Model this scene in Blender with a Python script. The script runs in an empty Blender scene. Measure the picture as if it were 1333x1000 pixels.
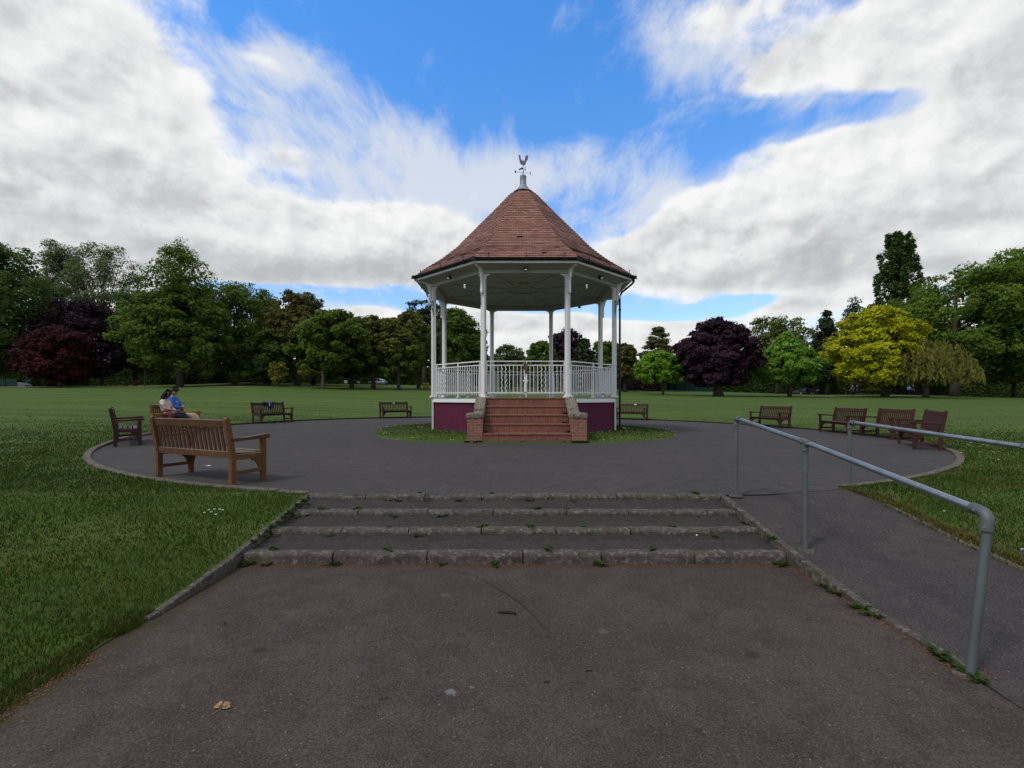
import bpy, bmesh, math, random
import numpy as np
from mathutils import Vector, Matrix, geometry

R_ = math.radians
PI = math.pi
rng = np.random.default_rng(7)
random.seed(7)
S = bpy.context.scene
COL = S.collection

# ----------------------------------------------------------------- layout
EYE = 1.25                     # camera above the round paved area (z = 0)
FPX, CX, HY = 622.0, 666.5, 517.5
CC = (0.24, 18.0)              # centre of the round paved area
CR = 12.17
BX, BY = 0.42, 18.0            # bandstand centre
LOW = -0.362                   # lower path level


def ss(a, b, x):
    t = np.clip((np.asarray(x, float) - a) / (b - a), 0, 1)
    return t * t * (3 - 2 * t)


EDGE_T = [-1.4, -1.07, -.7, -.55, -.17, .23, .42, .63, .8, 1.07, 1.4]
EDGE_Z = [1.7, 2.03, 2.64, 3.12, 3.0, 2.33, 1.79, 1.31, 1.25, .85, .7]


def plaza_z(x, y):
    return -.007 * np.asarray(x, float) * ss(8, 20, y)


def slope_z(y):
    return np.interp(np.asarray(y, float), [2.9, 3.5, 4.1, 4.65, 6.2], [LOW, -.347, -.305, -.235, 0])


def lawn_z(x, y):
    x = np.asarray(x, float); y = np.asarray(y, float)
    rho = np.hypot(x - CC[0], y - CC[1])
    t = np.clip((rho - CR) / 60.0, 0, 1.4)
    tn = np.clip(x / np.maximum(y, 8.0), -1.4, 1.4)
    zf = np.interp(tn, EDGE_T, EDGE_Z)
    fade = ss(2, 22, y)
    k = np.clip(t * 8, 0, 1)
    z = zf * t * fade + plaza_z(x, y) * (1 - k) + slope_z(y)
    z = z + .05 * ss(9, 14, y) * (1 - ss(0, .12, t)) + .02
    bump = .012 * np.sin(x * 2.1 + 1.3 * np.sin(y * .9)) * np.sin(y * 1.7 + x * .6)
    return z + bump * np.clip(t * 30, 0, 1)


def lz(x, y):
    return float(lawn_z(x, y))


def at(px, d):
    return (px - CX) / FPX * d


# ----------------------------------------------------------------- helpers
def link(o, parent=None):
    COL.objects.link(o)
    if parent is not None:
        o.parent = parent
    return o


def tag(o, label=None, cat=None, group=None, kind=None):
    if label: o['label'] = label
    if cat: o['category'] = cat
    if group: o['group'] = group
    if kind: o['kind'] = kind
    return o


def empty(name, loc=(0, 0, 0), rz=0.0, label=None, cat=None, group=None):
    o = bpy.data.objects.new(name, None)
    o.empty_display_size = .3
    o.location = loc
    o.rotation_euler = (0, 0, rz)
    link(o)
    return tag(o, label, cat, group)


class MB:
    """collects shapes; build() links them as ONE mesh object"""

    def __init__(self):
        self.v = []; self.f = []; self.mi = []

    def add(self, verts, faces, m=0):
        o = len(self.v)
        self.v.extend([tuple(p) for p in verts])
        self.f.extend([tuple(i + o for i in f) for f in faces])
        self.mi.extend([m] * len(faces))
        return self

    def box(self, c, s, rot=None, m=0):
        hx, hy, hz = s[0] / 2, s[1] / 2, s[2] / 2
        vs = [Vector((x, y, z)) for x in (-hx, hx) for y in (-hy, hy) for z in (-hz, hz)]
        if rot is not None:
            vs = [rot @ p for p in vs]
        vs = [p + Vector(c) for p in vs]
        fs = [(0, 1, 3, 2), (4, 6, 7, 5), (0, 4, 5, 1), (2, 3, 7, 6), (0, 2, 6, 4), (1, 5, 7, 3)]
        return self.add(vs, fs, m)

    def bar(self, a, b, w, h, up=(0, 0, 1), m=0):
        """rectangular bar from a to b, w across, h along up"""
        a = Vector(a); b = Vector(b)
        d = (b - a); L = d.length; d.normalize()
        u = Vector(up)
        sx = d.cross(u)
        if sx.length < 1e-5:
            sx = d.cross(Vector((0, 1, 0)))
        sx.normalize(); u2 = sx.cross(d).normalized()
        rot = Matrix((sx, d, u2)).transposed()
        return self.box((a + b) / 2, (w, L, h), rot, m)

    def tube(self, pts, rad, n=10, cap=True, m=0):
        pts = [Vector(p) for p in pts]
        if not hasattr(rad, '__len__'):
            rad = [rad] * len(pts)
        rings = []
        prev = None
        for i, p in enumerate(pts):
            if i == 0: t = pts[1] - p
            elif i == len(pts) - 1: t = p - pts[i - 1]
            else: t = (pts[i + 1] - pts[i - 1])
            t.normalize()
            if prev is None:
                a = Vector((0, 0, 1)) if abs(t.z) < .9 else Vector((1, 0, 0))
                nrm = t.cross(a).normalized()
            else:
                nrm = (prev - t * prev.dot(t))
                if nrm.length < 1e-6:
                    nrm = t.orthogonal()
                nrm.normalize()
            prev = nrm
            bn = t.cross(nrm)
            rings.append([p + (nrm * math.cos(2 * PI * k / n) + bn * math.sin(2 * PI * k / n)) * rad[i] for k in range(n)])
        vs = [q for r in rings for q in r]
        fs = []
        for i in range(len(rings) - 1):
            for k in range(n):
                fs.append((i * n + k, i * n + (k + 1) % n, (i + 1) * n + (k + 1) % n, (i + 1) * n + k))
        if cap:
            fs.append(tuple(range(n - 1, -1, -1)))
            fs.append(tuple(range((len(rings) - 1) * n, len(rings) * n)))
        return self.add(vs, fs, m)

    def lathe(self, prof, n=16, c=(0, 0, 0), a0=0.0, cap=False, m=0):
        vs = []; fs = []
        for r, z in prof:
            for k in range(n):
                a = a0 + 2 * PI * k / n
                vs.append((c[0] + r * math.cos(a), c[1] + r * math.sin(a), c[2] + z))
        for i in range(len(prof) - 1):
            for k in range(n):
                fs.append((i * n + k, i * n + (k + 1) % n, (i + 1) * n + (k + 1) % n, (i + 1) * n + k))
        if cap:
            fs.append(tuple(range(n - 1, -1, -1)))
            fs.append(tuple(range((len(prof) - 1) * n, len(prof) * n)))
        return self.add(vs, fs, m)

    def prism(self, poly, origin, ux, uy, depth, m=0):
        """polygon (2-D) in plane ux,uy, extruded +-depth/2 along ux x uy"""
        ux = Vector(ux); uy = Vector(uy); w = ux.cross(uy).normalized()
        o = Vector(origin); n = len(poly)
        vs = [o + ux * a + uy * b - w * depth / 2 for a, b in poly] + [o + ux * a + uy * b + w * depth / 2 for a, b in poly]
        fs = [tuple(range(n - 1, -1, -1)), tuple(range(n, 2 * n))]
        fs += [(i, (i + 1) % n, n + (i + 1) % n, n + i) for i in range(n)]
        return self.add(vs, fs, m)

    def sphere(self, c, r, n=12, k=8, sc=(1, 1, 1), m=0):
        prof = []
        vs = []; fs = []
        for i in range(1, k):
            th = PI * i / k
            for j in range(n):
                a = 2 * PI * j / n
                vs.append((c[0] + r * sc[0] * math.sin(th) * math.cos(a), c[1] + r * sc[1] * math.sin(th) * math.sin(a), c[2] + r * sc[2] * math.cos(th)))
        t = len(vs); vs.append((c[0], c[1], c[2] + r * sc[2])); vs.append((c[0], c[1], c[2] - r * sc[2]))
        for i in range(k - 2):
            for j in range(n):
                fs.append((i * n + j, (i + 1) * n + j, (i + 1) * n + (j + 1) % n, i * n + (j + 1) % n))
        for j in range(n):
            fs.append((t, j, (j + 1) % n))
            fs.append((t + 1, (k - 2) * n + (j + 1) % n, (k - 2) * n + j))
        return self.add(vs, fs, m)

    def build(self, name, mats, parent=None, bevel=0.0, smooth=False, seg=2, ang=35):
        me = bpy.data.meshes.new(name)
        me.from_pydata(self.v, [], self.f)
        if not isinstance(mats, (list, tuple)):
            mats = [mats]
        for m in mats:
            me.materials.append(m)
        if len(mats) > 1:
            me.polygons.foreach_set('material_index', self.mi)
        bm = bmesh.new(); bm.from_mesh(me)
        bmesh.ops.recalc_face_normals(bm, faces=bm.faces)
        if bevel > 0:
            es = [e for e in bm.edges if len(e.link_faces) == 2 and e.calc_face_angle(0) > R_(ang)]
            bmesh.ops.bevel(bm, geom=es, offset=bevel, segments=seg, affect='EDGES', profile=.6, clamp_overlap=True)
        bm.to_mesh(me); bm.free()
        if smooth:
            me.polygons.foreach_set('use_smooth', [True] * len(me.polygons))
            if smooth == 'auto':
                me.set_sharp_from_angle(angle=R_(40))
        o = bpy.data.objects.new(name, me)
        return link(o, parent)


def np_mesh(name, verts, faces_flat, counts, mats, parent=None, attrs=None, smooth=False):
    """fast mesh: verts (n,3), faces_flat loop indices, counts verts per face"""
    me = bpy.data.meshes.new(name)
    me.vertices.add(len(verts)); me.vertices.foreach_set('co', np.asarray(verts, np.float32).ravel())
    me.loops.add(len(faces_flat)); me.loops.foreach_set('vertex_index', np.asarray(faces_flat, np.int32))
    counts = np.asarray(counts, np.int32)
    me.polygons.add(len(counts))
    starts = np.concatenate([[0], np.cumsum(counts)[:-1]]).astype(np.int32)
    me.polygons.foreach_set('loop_start', starts)
    if smooth:
        me.polygons.foreach_set('use_smooth', np.ones(len(counts), bool))
    for k, (dom, arr) in (attrs or {}).items():
        a = me.attributes.new(k, 'FLOAT', dom)
        a.data.foreach_set('value', np.asarray(arr, np.float32))
    me.update(calc_edges=True)
    me.validate()
    for m in (mats if isinstance(mats, (list, tuple)) else [mats]):
        me.materials.append(m)
    o = bpy.data.objects.new(name, me)
    return link(o, parent)


def copy_tree(o, parent=None):
    c = o.copy(); COL.objects.link(c)
    if parent is not None: c.parent = parent
    for ch in list(o.children):
        copy_tree(ch, c)
    return c


# ----------------------------------------------------------------- node helper
class NT:
    def __init__(self, tree):
        self.t = tree; self.n = tree.nodes; self.l = tree.links

    def new(self, typ, **kw):
        n = self.n.new(typ)
        for k, v in kw.items():
            setattr(n, k, v)
        return n

    def put(self, sock, v):
        if isinstance(v, bpy.types.NodeSocket):
            self.l.new(v, sock)
        elif v is not None:
            if hasattr(sock.default_value, '__len__') and not hasattr(v, '__len__'):
                v = (v,) * len(sock.default_value)
            if hasattr(v, '__len__') and len(v) == 3 and len(sock.default_value) == 4:
                v = tuple(v) + (1,)
            sock.default_value = v

    def math(self, op, a, b=None, c=None, clamp=False):
        n = self.new('ShaderNodeMath', operation=op, use_clamp=clamp)
        self.put(n.inputs[0], a)
        if b is not None: self.put(n.inputs[1], b)
        if c is not None: self.put(n.inputs[2], c)
        return n.outputs[0]

    def vmath(self, op, a, b=None, scale=None):
        n = self.new('ShaderNodeVectorMath', operation=op)
        self.put(n.inputs[0], a)
        if b is not None: self.put(n.inputs[1], b)
        if scale is not None: self.put(n.inputs['Scale'], scale)
        return n.outputs['Value'] if op in ('LENGTH', 'DOT_PRODUCT', 'DISTANCE') else n.outputs[0]

    def noise(self, vec, scale=5, detail=4, rough=.5, dist=0, dims='3D', lac=2.0):
        n = self.new('ShaderNodeTexNoise', noise_dimensions=dims)
        if vec is not None: self.put(n.inputs['Vector'], vec)
        n.inputs['Scale'].default_value = scale
        n.inputs['Detail'].default_value = detail
        n.inputs['Roughness'].default_value = rough
        n.inputs['Distortion'].default_value = dist
        n.inputs['Lacunarity'].default_value = lac
        return n.outputs[0]

    def voro(self, vec, scale=5, feature='F1', rnd=1.0):
        n = self.new('ShaderNodeTexVoronoi', feature=feature)
        if vec is not None: self.put(n.inputs['Vector'], vec)
        n.inputs['Scale'].default_value = scale
        n.inputs['Randomness'].default_value = rnd
        return n

    def maprange(self, v, a, b, c=0, d=1, smooth=True):
        n = self.new('ShaderNodeMapRange', interpolation_type='SMOOTHSTEP' if smooth else 'LINEAR')
        for i, x in enumerate((v, a, b, c, d)):
            self.put(n.inputs[i], x)
        return n.outputs[0]

    def mix(self, f, a, b, blend='MIX'):
        n = self.new('ShaderNodeMix', data_type='RGBA', blend_type=blend)
        self.put(n.inputs[0], f); self.put(n.inputs[6], a); self.put(n.inputs[7], b)
        return n.outputs[2]

    def ramp(self, f, stops):
        n = self.new('ShaderNodeValToRGB')
        e = n.color_ramp.elements
        while len(e) < len(stops): e.new(.5)
        for el, (p, c) in zip(e, stops):
            el.position = p; el.color = tuple(c) + (1,)
        self.put(n.inputs[0], f)
        return n.outputs[0]

    def mapping(self, vec, loc=(0, 0, 0), rot=(0, 0, 0), sc=(1, 1, 1), typ='POINT'):
        n = self.new('ShaderNodeMapping', vector_type=typ)
        self.put(n.inputs[0], vec)
        n.inputs[1].default_value = loc; n.inputs[2].default_value = rot; n.inputs[3].default_value = sc
        return n.outputs[0]

    def bump(self, h, strength=.3, dist=.01):
        n = self.new('ShaderNodeBump')
        n.inputs['Strength'].default_value = strength
        n.inputs['Distance'].default_value = dist
        self.put(n.inputs['Height'], h)
        return n.outputs[0]

    def sep(self, v):
        n = self.new('ShaderNodeSeparateXYZ'); self.put(n.inputs[0], v)
        return n.outputs

    def comb(self, x, y, z):
        n = self.new('ShaderNodeCombineXYZ')
        for i, k in enumerate((x, y, z)): self.put(n.inputs[i], k)
        return n.outputs[0]


def material(name):
    m = bpy.data.materials.new(name); m.use_nodes = True
    t = NT(m.node_tree)
    b = m.node_tree.nodes['Principled BSDF']
    return m, t, b


def obj_co(t):
    return t.new('ShaderNodeTexCoord').outputs['Object']


def world_co(t):
    return t.new('ShaderNodeNewGeometry').outputs['Position']


def simple(name, col, rough=.6, var=.25, scale=12, metal=0, bump=.15, bdist=.004, dirt=None, dscale=4, dlo=.5, dhi=.7, stretch=(1, 1, 1), spec=.22):
    m, t, b = material(name)
    co = t.mapping(obj_co(t), sc=stretch)
    n = t.noise(co, scale, 6, .6)
    lo = tuple(c * (1 - var) for c in col); hi = tuple(min(1, c * (1 + var)) for c in col)
    c = t.ramp(n, [(.3, lo), (.7, hi)])
    if dirt is not None:
        d = t.noise(co, dscale, 8, .65)
        f = t.maprange(d, dlo, dhi)
        c = t.mix(f, c, dirt)
    t.put(b.inputs['Base Color'], c)
    b.inputs['Roughness'].default_value = rough
    b.inputs['Metallic'].default_value = metal
    b.inputs['Specular IOR Level'].default_value = spec
    if bump:
        t.put(b.inputs['Normal'], t.bump(n, bump, bdist))
    return m


# ----------------------------------------------------------------- materials
def mat_asphalt(name, base, base2, speck=.35, edge=False):
    m, t, b = material(name)
    co = world_co(t)
    wob = t.new('ShaderNodeTexNoise'); wob.inputs['Scale'].default_value = 22; wob.inputs['Detail'].default_value = 4; t.put(wob.inputs['Vector'], co)
    big = t.noise(co, .5, 5, .6)
    mid = t.noise(co, 4.0, 6, .65)
    fine = t.noise(co, 120, 3, .6)
    c = t.mix(t.maprange(big, .35, .65), base, base2)
    c = t.mix(t.maprange(mid, .38, .66), c, tuple(x * .88 for x in base2))
    st = t.noise(co, 1.6, 7, .62, .6)
    c = t.mix(t.math('MULTIPLY', t.maprange(st, .54, .74), .24), c, tuple(x * .52 for x in base))
    pale = t.noise(co, 2.3, 6, .7, .4)
    c = t.mix(t.math('MULTIPLY', t.maprange(pale, .6, .74), .2), c, (.11, .105, .105))
    v = t.voro(co, 160)
    stone = t.sep(v.outputs['Color'])[0]
    c = t.mix(t.maprange(stone, .55, 1.0, 0, speck * .75), c, (.17, .155, .145))
    c = t.mix(t.maprange(stone, .0, .3, .55, 0), c, (.014, .013, .013))
    v2 = t.voro(co, 55)
    s2 = t.sep(v2.outputs['Color'])[0]
    inside = t.maprange(v2.outputs['Distance'], .16, .3, 1, 0)
    c = t.mix(t.math('MULTIPLY', t.maprange(s2, .955, .985), inside), c, (.20, .185, .17))
    # pale lichen / gum spots
    v3 = t.voro(co, 1.4)
    w = t.math('ADD', v3.outputs['Distance'], t.math('MULTIPLY', t.math('SUBTRACT', t.noise(co, 30, 3), .5), .06))
    rad = t.math('MULTIPLY', t.sep(v3.outputs['Color'])[1], .05)
    spot = t.math('LESS_THAN', w, rad)
    on = t.maprange(t.sep(v3.outputs['Color'])[0], .55, .6)
    c = t.mix(t.math('MULTIPLY', t.math('MULTIPLY', spot, on), .35), c, (.22, .22, .23))
    # fine cracks
    wc = t.vmath('ADD', co, t.vmath('SCALE', t.vmath('SUBTRACT', t.new('ShaderNodeTexNoise').outputs['Color'], (.5, .5, .5)), scale=.3))
    cr = t.voro(wc, .5, 'DISTANCE_TO_EDGE')
    crk = t.math('MULTIPLY', t.maprange(cr.outputs['Distance'], 0, .006, .75, 0), t.maprange(t.noise(co, .45, 3), .54, .62))
    c = t.mix(crk, c, (.012, .012, .011))
    if edge:      # old spots: bird lime, chewing gum, oil
        for sx, sy, sr, sc_ in ((-.337, 2.61, .040, (.17, .17, .185)), (-.23, 2.67, .022, (.15, .15, .16)), (-.685, 2.56, .030, (.02, .018, .017)), (-1.62, 3.05, .05, (.026, .023, .021)), (.62, 3.3, .045, (.10, .09, .08)), (.9, 2.3, .03, (.025, .022, .02)), (-.55, 3.9, .05, (.085, .075, .068)), (1.5, 3.0, .06, (.028, .024, .022))):
            dd__ = t.vmath('DISTANCE', t.vmath('ADD', co, t.vmath('SCALE', t.vmath('SUBTRACT', wob.outputs['Color'], (.5, .5, .5)), scale=.09)), (sx, sy, LOW))
            c = t.mix(t.maprange(dd__, sr * .55, sr, .7, 0), c, sc_)
    if edge:      # soil and moss washed onto the margin of the path
        xyz = t.sep(co)
        dn = t.noise(co, 6, 7, .7)
        q = t.math('ADD', t.maprange(xyz[0], -2.62, -2.25, .55, 0, False), t.math('MULTIPLY', t.math('SUBTRACT', dn, .5), .9))
        q = t.math('MULTIPLY', t.maprange(q, .22, .55), t.maprange(xyz[0], -2.2, -2.4))
        c = t.mix(t.math('MULTIPLY', q, .8), c, (.040, .034, .014))
        q2 = t.math('MULTIPLY', t.maprange(t.math('ADD', t.maprange(xyz[1], 4.6, 4.35, .5, 0, False), t.math('MULTIPLY', t.math('SUBTRACT', dn, .5), .8)), .2, .5), t.math('MULTIPLY', t.maprange(xyz[1], 4.25, 4.4), t.math('LESS_THAN', xyz[1], 4.63)))
        c = t.mix(t.math('MULTIPLY', q2, .6), c, (.075, .036, .018))
    t.put(b.inputs['Base Color'], c)
    b.inputs['Roughness'].default_value = .92
    b.inputs['Specular IOR Level'].default_value = .12
    h = t.math('ADD', t.math('MULTIPLY', stone, .7), t.math('MULTIPLY', fine, .6))
    t.put(b.inputs['Normal'], t.bump(h, .75, .006))
    return m


M = {}
M['asphalt_up'] = mat_asphalt('plaza_asphalt', (.067, .059, .0535), (.053, .047, .0435))
M['asphalt_low'] = mat_asphalt('path_asphalt', (.067, .050, .0395), (.052, .0395, .032), edge=True)
M['asphalt_tread'] = mat_asphalt('tread_asphalt', (.047, .038, .033), (.036, .030, .027))
M['asphalt_ramp'] = mat_asphalt('ramp_asphalt', (.060, .0495, .0445), (.047, .0405, .0375))


def mat_lawn():
    m, t, b = material('lawn_turf')
    co = world_co(t)
    big = t.noise(co, .11, 5, .6)
    mid = t.noise(co, .9, 6, .65)
    # light passes of the mower, running across the field
    xyz = t.sep(co)
    band = t.noise(t.comb(t.math('MULTIPLY', xyz[0], .03), t.math('MULTIPLY', xyz[1], .75), 0), 1.0, 4, .6)
    fine = t.noise(t.mapping(co, sc=(1, 2.2, 1)), 9, 6, .75)
    vf = t.noise(co, 60, 3, .7)
    c = t.ramp(mid, [(.3, (0.0370, 0.0647, 0.0073)), (.52, (0.0488, 0.0845, 0.0099)), (.75, (0.0620, 0.0964, 0.0139))])
    c = t.mix(t.math('MULTIPLY', t.maprange(band, .42, .62), .75), c, (0.0864, 0.1282, 0.0230))
    c = t.mix(t.math('MULTIPLY', t.maprange(big, .45, .7), .5), c, (0.0394, 0.0762, 0.0095))
    c = t.mix(t.math('MULTIPLY', t.maprange(fine, .5, .75), .55), c, (0.0850, 0.1210, 0.0231))
    c = t.mix(t.math('MULTIPLY', t.maprange(fine, .5, .25), .65), c, (.017, .038, .009))
    c = t.mix(t.math('MULTIPLY', t.maprange(vf, .5, .2), .5), c, (.014, .030, .008))
    dry = t.noise(co, .35, 6, .7)
    c = t.mix(t.math('MULTIPLY', t.maprange(dry, .58, .75), .4), c, (.10, .105, .035))
    t.put(b.inputs['Base Color'], c)
    b.inputs['Roughness'].default_value = .9
    b.inputs['Specular IOR Level'].default_value = .15
    h = t.math('ADD', fine, t.math('MULTIPLY', vf, .5))
    t.put(b.inputs['Normal'], t.bump(h, .8, .05))
    return m


M['lawn'] = mat_lawn()


def mat_leaf(name, dark, light, trans=.42, rough=.7, gloss=.10):
    m, t, b = material(name)
    a = t.new('ShaderNodeAttribute', attribute_name='tint')
    co = obj_co(t)
    n = t.noise(co, .28, 3, .5)
    f = t.math('ADD', t.math('MULTIPLY', a.outputs['Fac'], .65), t.math('MULTIPLY', t.maprange(n, .3, .7), .35), clamp=True)
    c = t.mix(f, dark, light)
    t.put(b.inputs['Base Color'], c)
    b.inputs['Roughness'].default_value = rough
    b.inputs['Specular IOR Level'].default_value = gloss
    tr = t.new('ShaderNodeBsdfTranslucent')
    t.put(tr.inputs[0], t.mix(.5, c, light))
    mx = t.new('ShaderNodeMixShader'); mx.inputs[0].default_value = trans
    t.l.new(b.outputs[0], mx.inputs[1]); t.l.new(tr.outputs[0], mx.inputs[2])
    out = m.node_tree.nodes['Material Output']
    t.l.new(mx.outputs[0], out.inputs[0])
    return m


def mat_blade():
    m, t, b = material('grass_blade')
    a = t.new('ShaderNodeAttribute', attribute_name='tint').outputs['Fac']
    d = t.new('ShaderNodeAttribute', attribute_name='dry').outputs['Fac']
    c = t.ramp(a, [(0, (0.0180, 0.0350, 0.0022)), (.5, (0.0300, 0.0582, 0.0042)), (1, (0.0528, 0.0828, 0.0108))])
    c = t.mix(d, c, (.16, .108, .040))
    t.put(b.inputs['Base Color'], c)
    b.inputs['Roughness'].default_value = .75
    b.inputs['Specular IOR Level'].default_value = .1
    tr = t.new('ShaderNodeBsdfTranslucent'); t.put(tr.inputs[0], c)
    mx = t.new('ShaderNodeMixShader'); mx.inputs[0].default_value = .3
    t.l.new(b.outputs[0], mx.inputs[1]); t.l.new(tr.outputs[0], mx.inputs[2])
    t.l.new(mx.outputs[0], m.node_tree.nodes['Material Output'].inputs[0])
    return m


M['blade'] = mat_blade()


def mat_wood(name, a, bcol, pale=None, rough=.55):
    m, t, b = material(name)
    co = obj_co(t)
    inf = t.new('ShaderNodeObjectInfo')
    co2 = t.vmath('ADD', co, t.vmath('SCALE', inf.outputs['Location'], scale=1.0))
    n = t.noise(t.mapping(co2, sc=(2.0, 20, 20)), 3.0, 6, .65, .5)
    n2 = t.noise(co2, 3.0, 5, .6)
    c = t.ramp(n, [(.3, tuple(x * .55 for x in a)), (.5, a), (.72, bcol)])
    c = t.mix(t.math('MULTIPLY', t.maprange(n2, .5, .7), .5), c, tuple(x * .5 for x in a))
    if pale:   # weathered grey on faces that look up
        nz = t.sep(t.new('ShaderNodeNewGeometry').outputs['Normal'])[2]
        f = t.math('MULTIPLY', t.maprange(nz, .75, .98), t.maprange(t.noise(co2, 8, 5, .7), .2, .6))
        c = t.mix(f, c, pale)
    c = t.mix(1.0, c, t.mix(inf.outputs['Random'], (.72, .72, .74), (1.22, 1.2, 1.15)), 'MULTIPLY')
    t.put(b.inputs['Base Color'], c)
    b.inputs['Roughness'].default_value = rough + .15
    b.inputs['Specular IOR Level'].default_value = .2
    t.put(b.inputs['Normal'], t.bump(n, .3, .004))
    return m


M['teak'] = mat_wood('teak_wood', (.098, .044, .017), (.142, .068, .027), (.16, .135, .105))
M['orange_wood'] = mat_wood('orange_wood', (.155, .052, .022), (.205, .082, .034), (.18, .11, .08))
M['dark_wood'] = mat_wood('dark_stained_wood', (.040, .014, .011), (.060, .021, .016), (.10, .075, .07))
M['red_wood'] = mat_wood('reddish_stained_wood', (.044, .0160, .0105), (.066, .025, .016), (.085, .045, .036))


def mat_concrete(name, col, lichen=(.27, .26, .23), moss=(.05, .06, .02), mossy=.55):
    m, t, b = material(name)
    co = world_co(t)
    n = t.noise(co, 7, 8, .65)
    f = t.noise(co, 90, 4, .7)
    b.inputs['Specular IOR Level'].default_value = .15
    c = t.ramp(n, [(.28, tuple(x * .5 for x in col)), (.55, tuple(x * .9 for x in col)), (.78, tuple(x * 1.3 for x in col))])
    l = t.noise(co, 22, 6, .7)
    c = t.mix(t.math('MULTIPLY', t.maprange(l, .50, .64), .65), c, lichen)
    g = t.noise(co, 3, 6, .65)
    c = t.mix(t.math('MULTIPLY', t.maprange(g, mossy, mossy + .15), .8), c, moss)
    c = t.mix(t.maprange(f, .42, .2, 0, .7), c, tuple(x * .35 for x in col))
    t.put(b.inputs['Base Color'], c)
    b.inputs['Roughness'].default_value = .92
    t.put(b.inputs['Normal'], t.bump(t.math('ADD', l, f), .6, .012))
    return m


M['kerb'] = mat_concrete('weathered_kerb', (.080, .066, .054), (.20, .178, .15), mossy=.56)
M['coping'] = mat_concrete('mossy_coping', (.17, .15, .115), (.33, .30, .24), (.06, .05, .025), mossy=.5)
M['edging'] = mat_concrete('concrete_edging', (.115, .096, .072), (.22, .19, .15), mossy=.58)


def mat_brick(name, cols, mortar, bw, bh, axes, mort=.008, bump=.7, offset=.5):
    """axes: which object coordinates run along / up the wall"""
    m, t, b = material(name)
    co = t.sep(obj_co(t))
    u = co[axes[0]] if isinstance(axes[0], int) else t.math('ADD', co[0], co[1])
    v = co[axes[1]] if isinstance(axes[1], int) else t.math('ADD', co[2], co[1])
    vec = t.comb(u, v, 0)
    br = t.new('ShaderNodeTexBrick', offset=offset)
    t.put(br.inputs['Vector'], vec)
    br.inputs['Scale'].default_value = 1
    br.inputs['Mortar Size'].default_value = mort
    br.inputs['Mortar Smooth'].default_value = .3
    br.inputs['Brick Width'].default_value = bw
    br.inputs['Row Height'].default_value = bh
    br.inputs['Bias'].default_value = 0
    t.put(br.inputs['Color1'], cols[0]); t.put(br.inputs['Color2'], cols[1]); t.put(br.inputs['Mortar'], mortar)
    n = t.noise(obj_co(t), 9, 7, .65)
    c = t.mix(t.math('MULTIPLY', t.maprange(n, .45, .7), .8), br.outputs['Color'], cols[2])
    n2 = t.noise(obj_co(t), 25, 6, .7)
    c = t.mix(t.math('MULTIPLY', t.maprange(n2, .6, .75), .6), c, (.16, .14, .11))
    t.put(b.inputs['Base Color'], c)
    b.inputs['Roughness'].default_value = .88
    h = t.math('SUBTRACT', t.math('MULTIPLY', n2, .4), br.outputs['Fac'])
    t.put(b.inputs['Normal'], t.bump(h, bump, .01))
    return m


M['stair_brick'] = mat_brick('brick_stair', ((.215, .058, .030), (.140, .040, .025), (.085, .032, .024)), (.19, .115, .075), .075, .125, (0, 'zy'), .006, offset=0)
M['wing_brick'] = mat_brick('wing_wall_brick', ((.27, .072, .034), (.13, .056, .038), (.105, .07, .05)), (.21, .165, .115), .225, .075, ('xy', 2), .010)

def mat_purple():
    m, t, b = material('painted_render')
    co = obj_co(t); z = t.sep(co)[2]
    n = t.noise(co, 1.6, 6, .6); n2 = t.noise(t.mapping(co, sc=(1, 1, .3)), 7, 7, .7)
    c = t.ramp(n, [(.3, (.066, .0090, .026)), (.7, (.088, .0125, .034))])
    c = t.mix(t.math('MULTIPLY', t.maprange(n2, .58, .72), .35), c, (.11, .035, .055))
    q = t.math('ADD', t.maprange(z, .12, .42, .55, 0, False), t.math('MULTIPLY', t.math('SUBTRACT', n2, .5), 1.1))
    c = t.mix(t.math('MULTIPLY', t.maprange(q, .25, .6), .75), c, (.050, .034, .028))
    t.put(b.inputs['Base Color'], c)
    b.inputs['Roughness'].default_value = .8; b.inputs['Specular IOR Level'].default_value = .2
    t.put(b.inputs['Normal'], t.bump(t.noise(co, 30, 4, .6), .2, .004))
    return m


M['nosing'] = simple('worn_brick_nosing', (.17, .075, .048), .9, .3, 18, bump=.5, bdist=.01, dirt=(.085, .065, .04), dscale=5, dlo=.5, dhi=.65)
M['purple'] = mat_purple()
M['white'] = simple('white_paint', (.66, .645, .61), .45, .06, 6, bump=.05, dirt=(.42, .36, .27), dscale=7, dlo=.62, dhi=.8)
M['rusty_white'] = simple('rusty_white_paint', (.62, .605, .565), .5, .08, 9, bump=.08, dirt=(.33, .21, .12), dscale=9, dlo=.57, dhi=.74, stretch=(1, 1, .22))
M['soffit'] = None
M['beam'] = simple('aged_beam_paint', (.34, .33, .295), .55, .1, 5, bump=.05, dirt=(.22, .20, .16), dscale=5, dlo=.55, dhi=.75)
M['black'] = simple('black_gutter', (.010, .010, .011), .4, .2, 6, bump=.05)
M['lead'] = simple('lead_cap', (.24, .26, .29), .5, .2, 8, metal=.3, bump=.1, dirt=(.12, .12, .13), dscale=5, dlo=.5, dhi=.65)
M['vane'] = simple('vane_metal', (.06, .06, .075), .4, .2, 10, metal=.6)
M['vane_pale'] = simple('weathered_vane_metal', (.17, .165, .19), .5, .4, 25, metal=.3)
M['rust'] = simple('rusty_iron', (.085, .045, .025), .8, .4, 20, dirt=(.25, .2, .13), dscale=16, dlo=.55, dhi=.62)
M['brass'] = simple('pale_plaque', (.52, .50, .42), .4, .15, 20)
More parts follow.
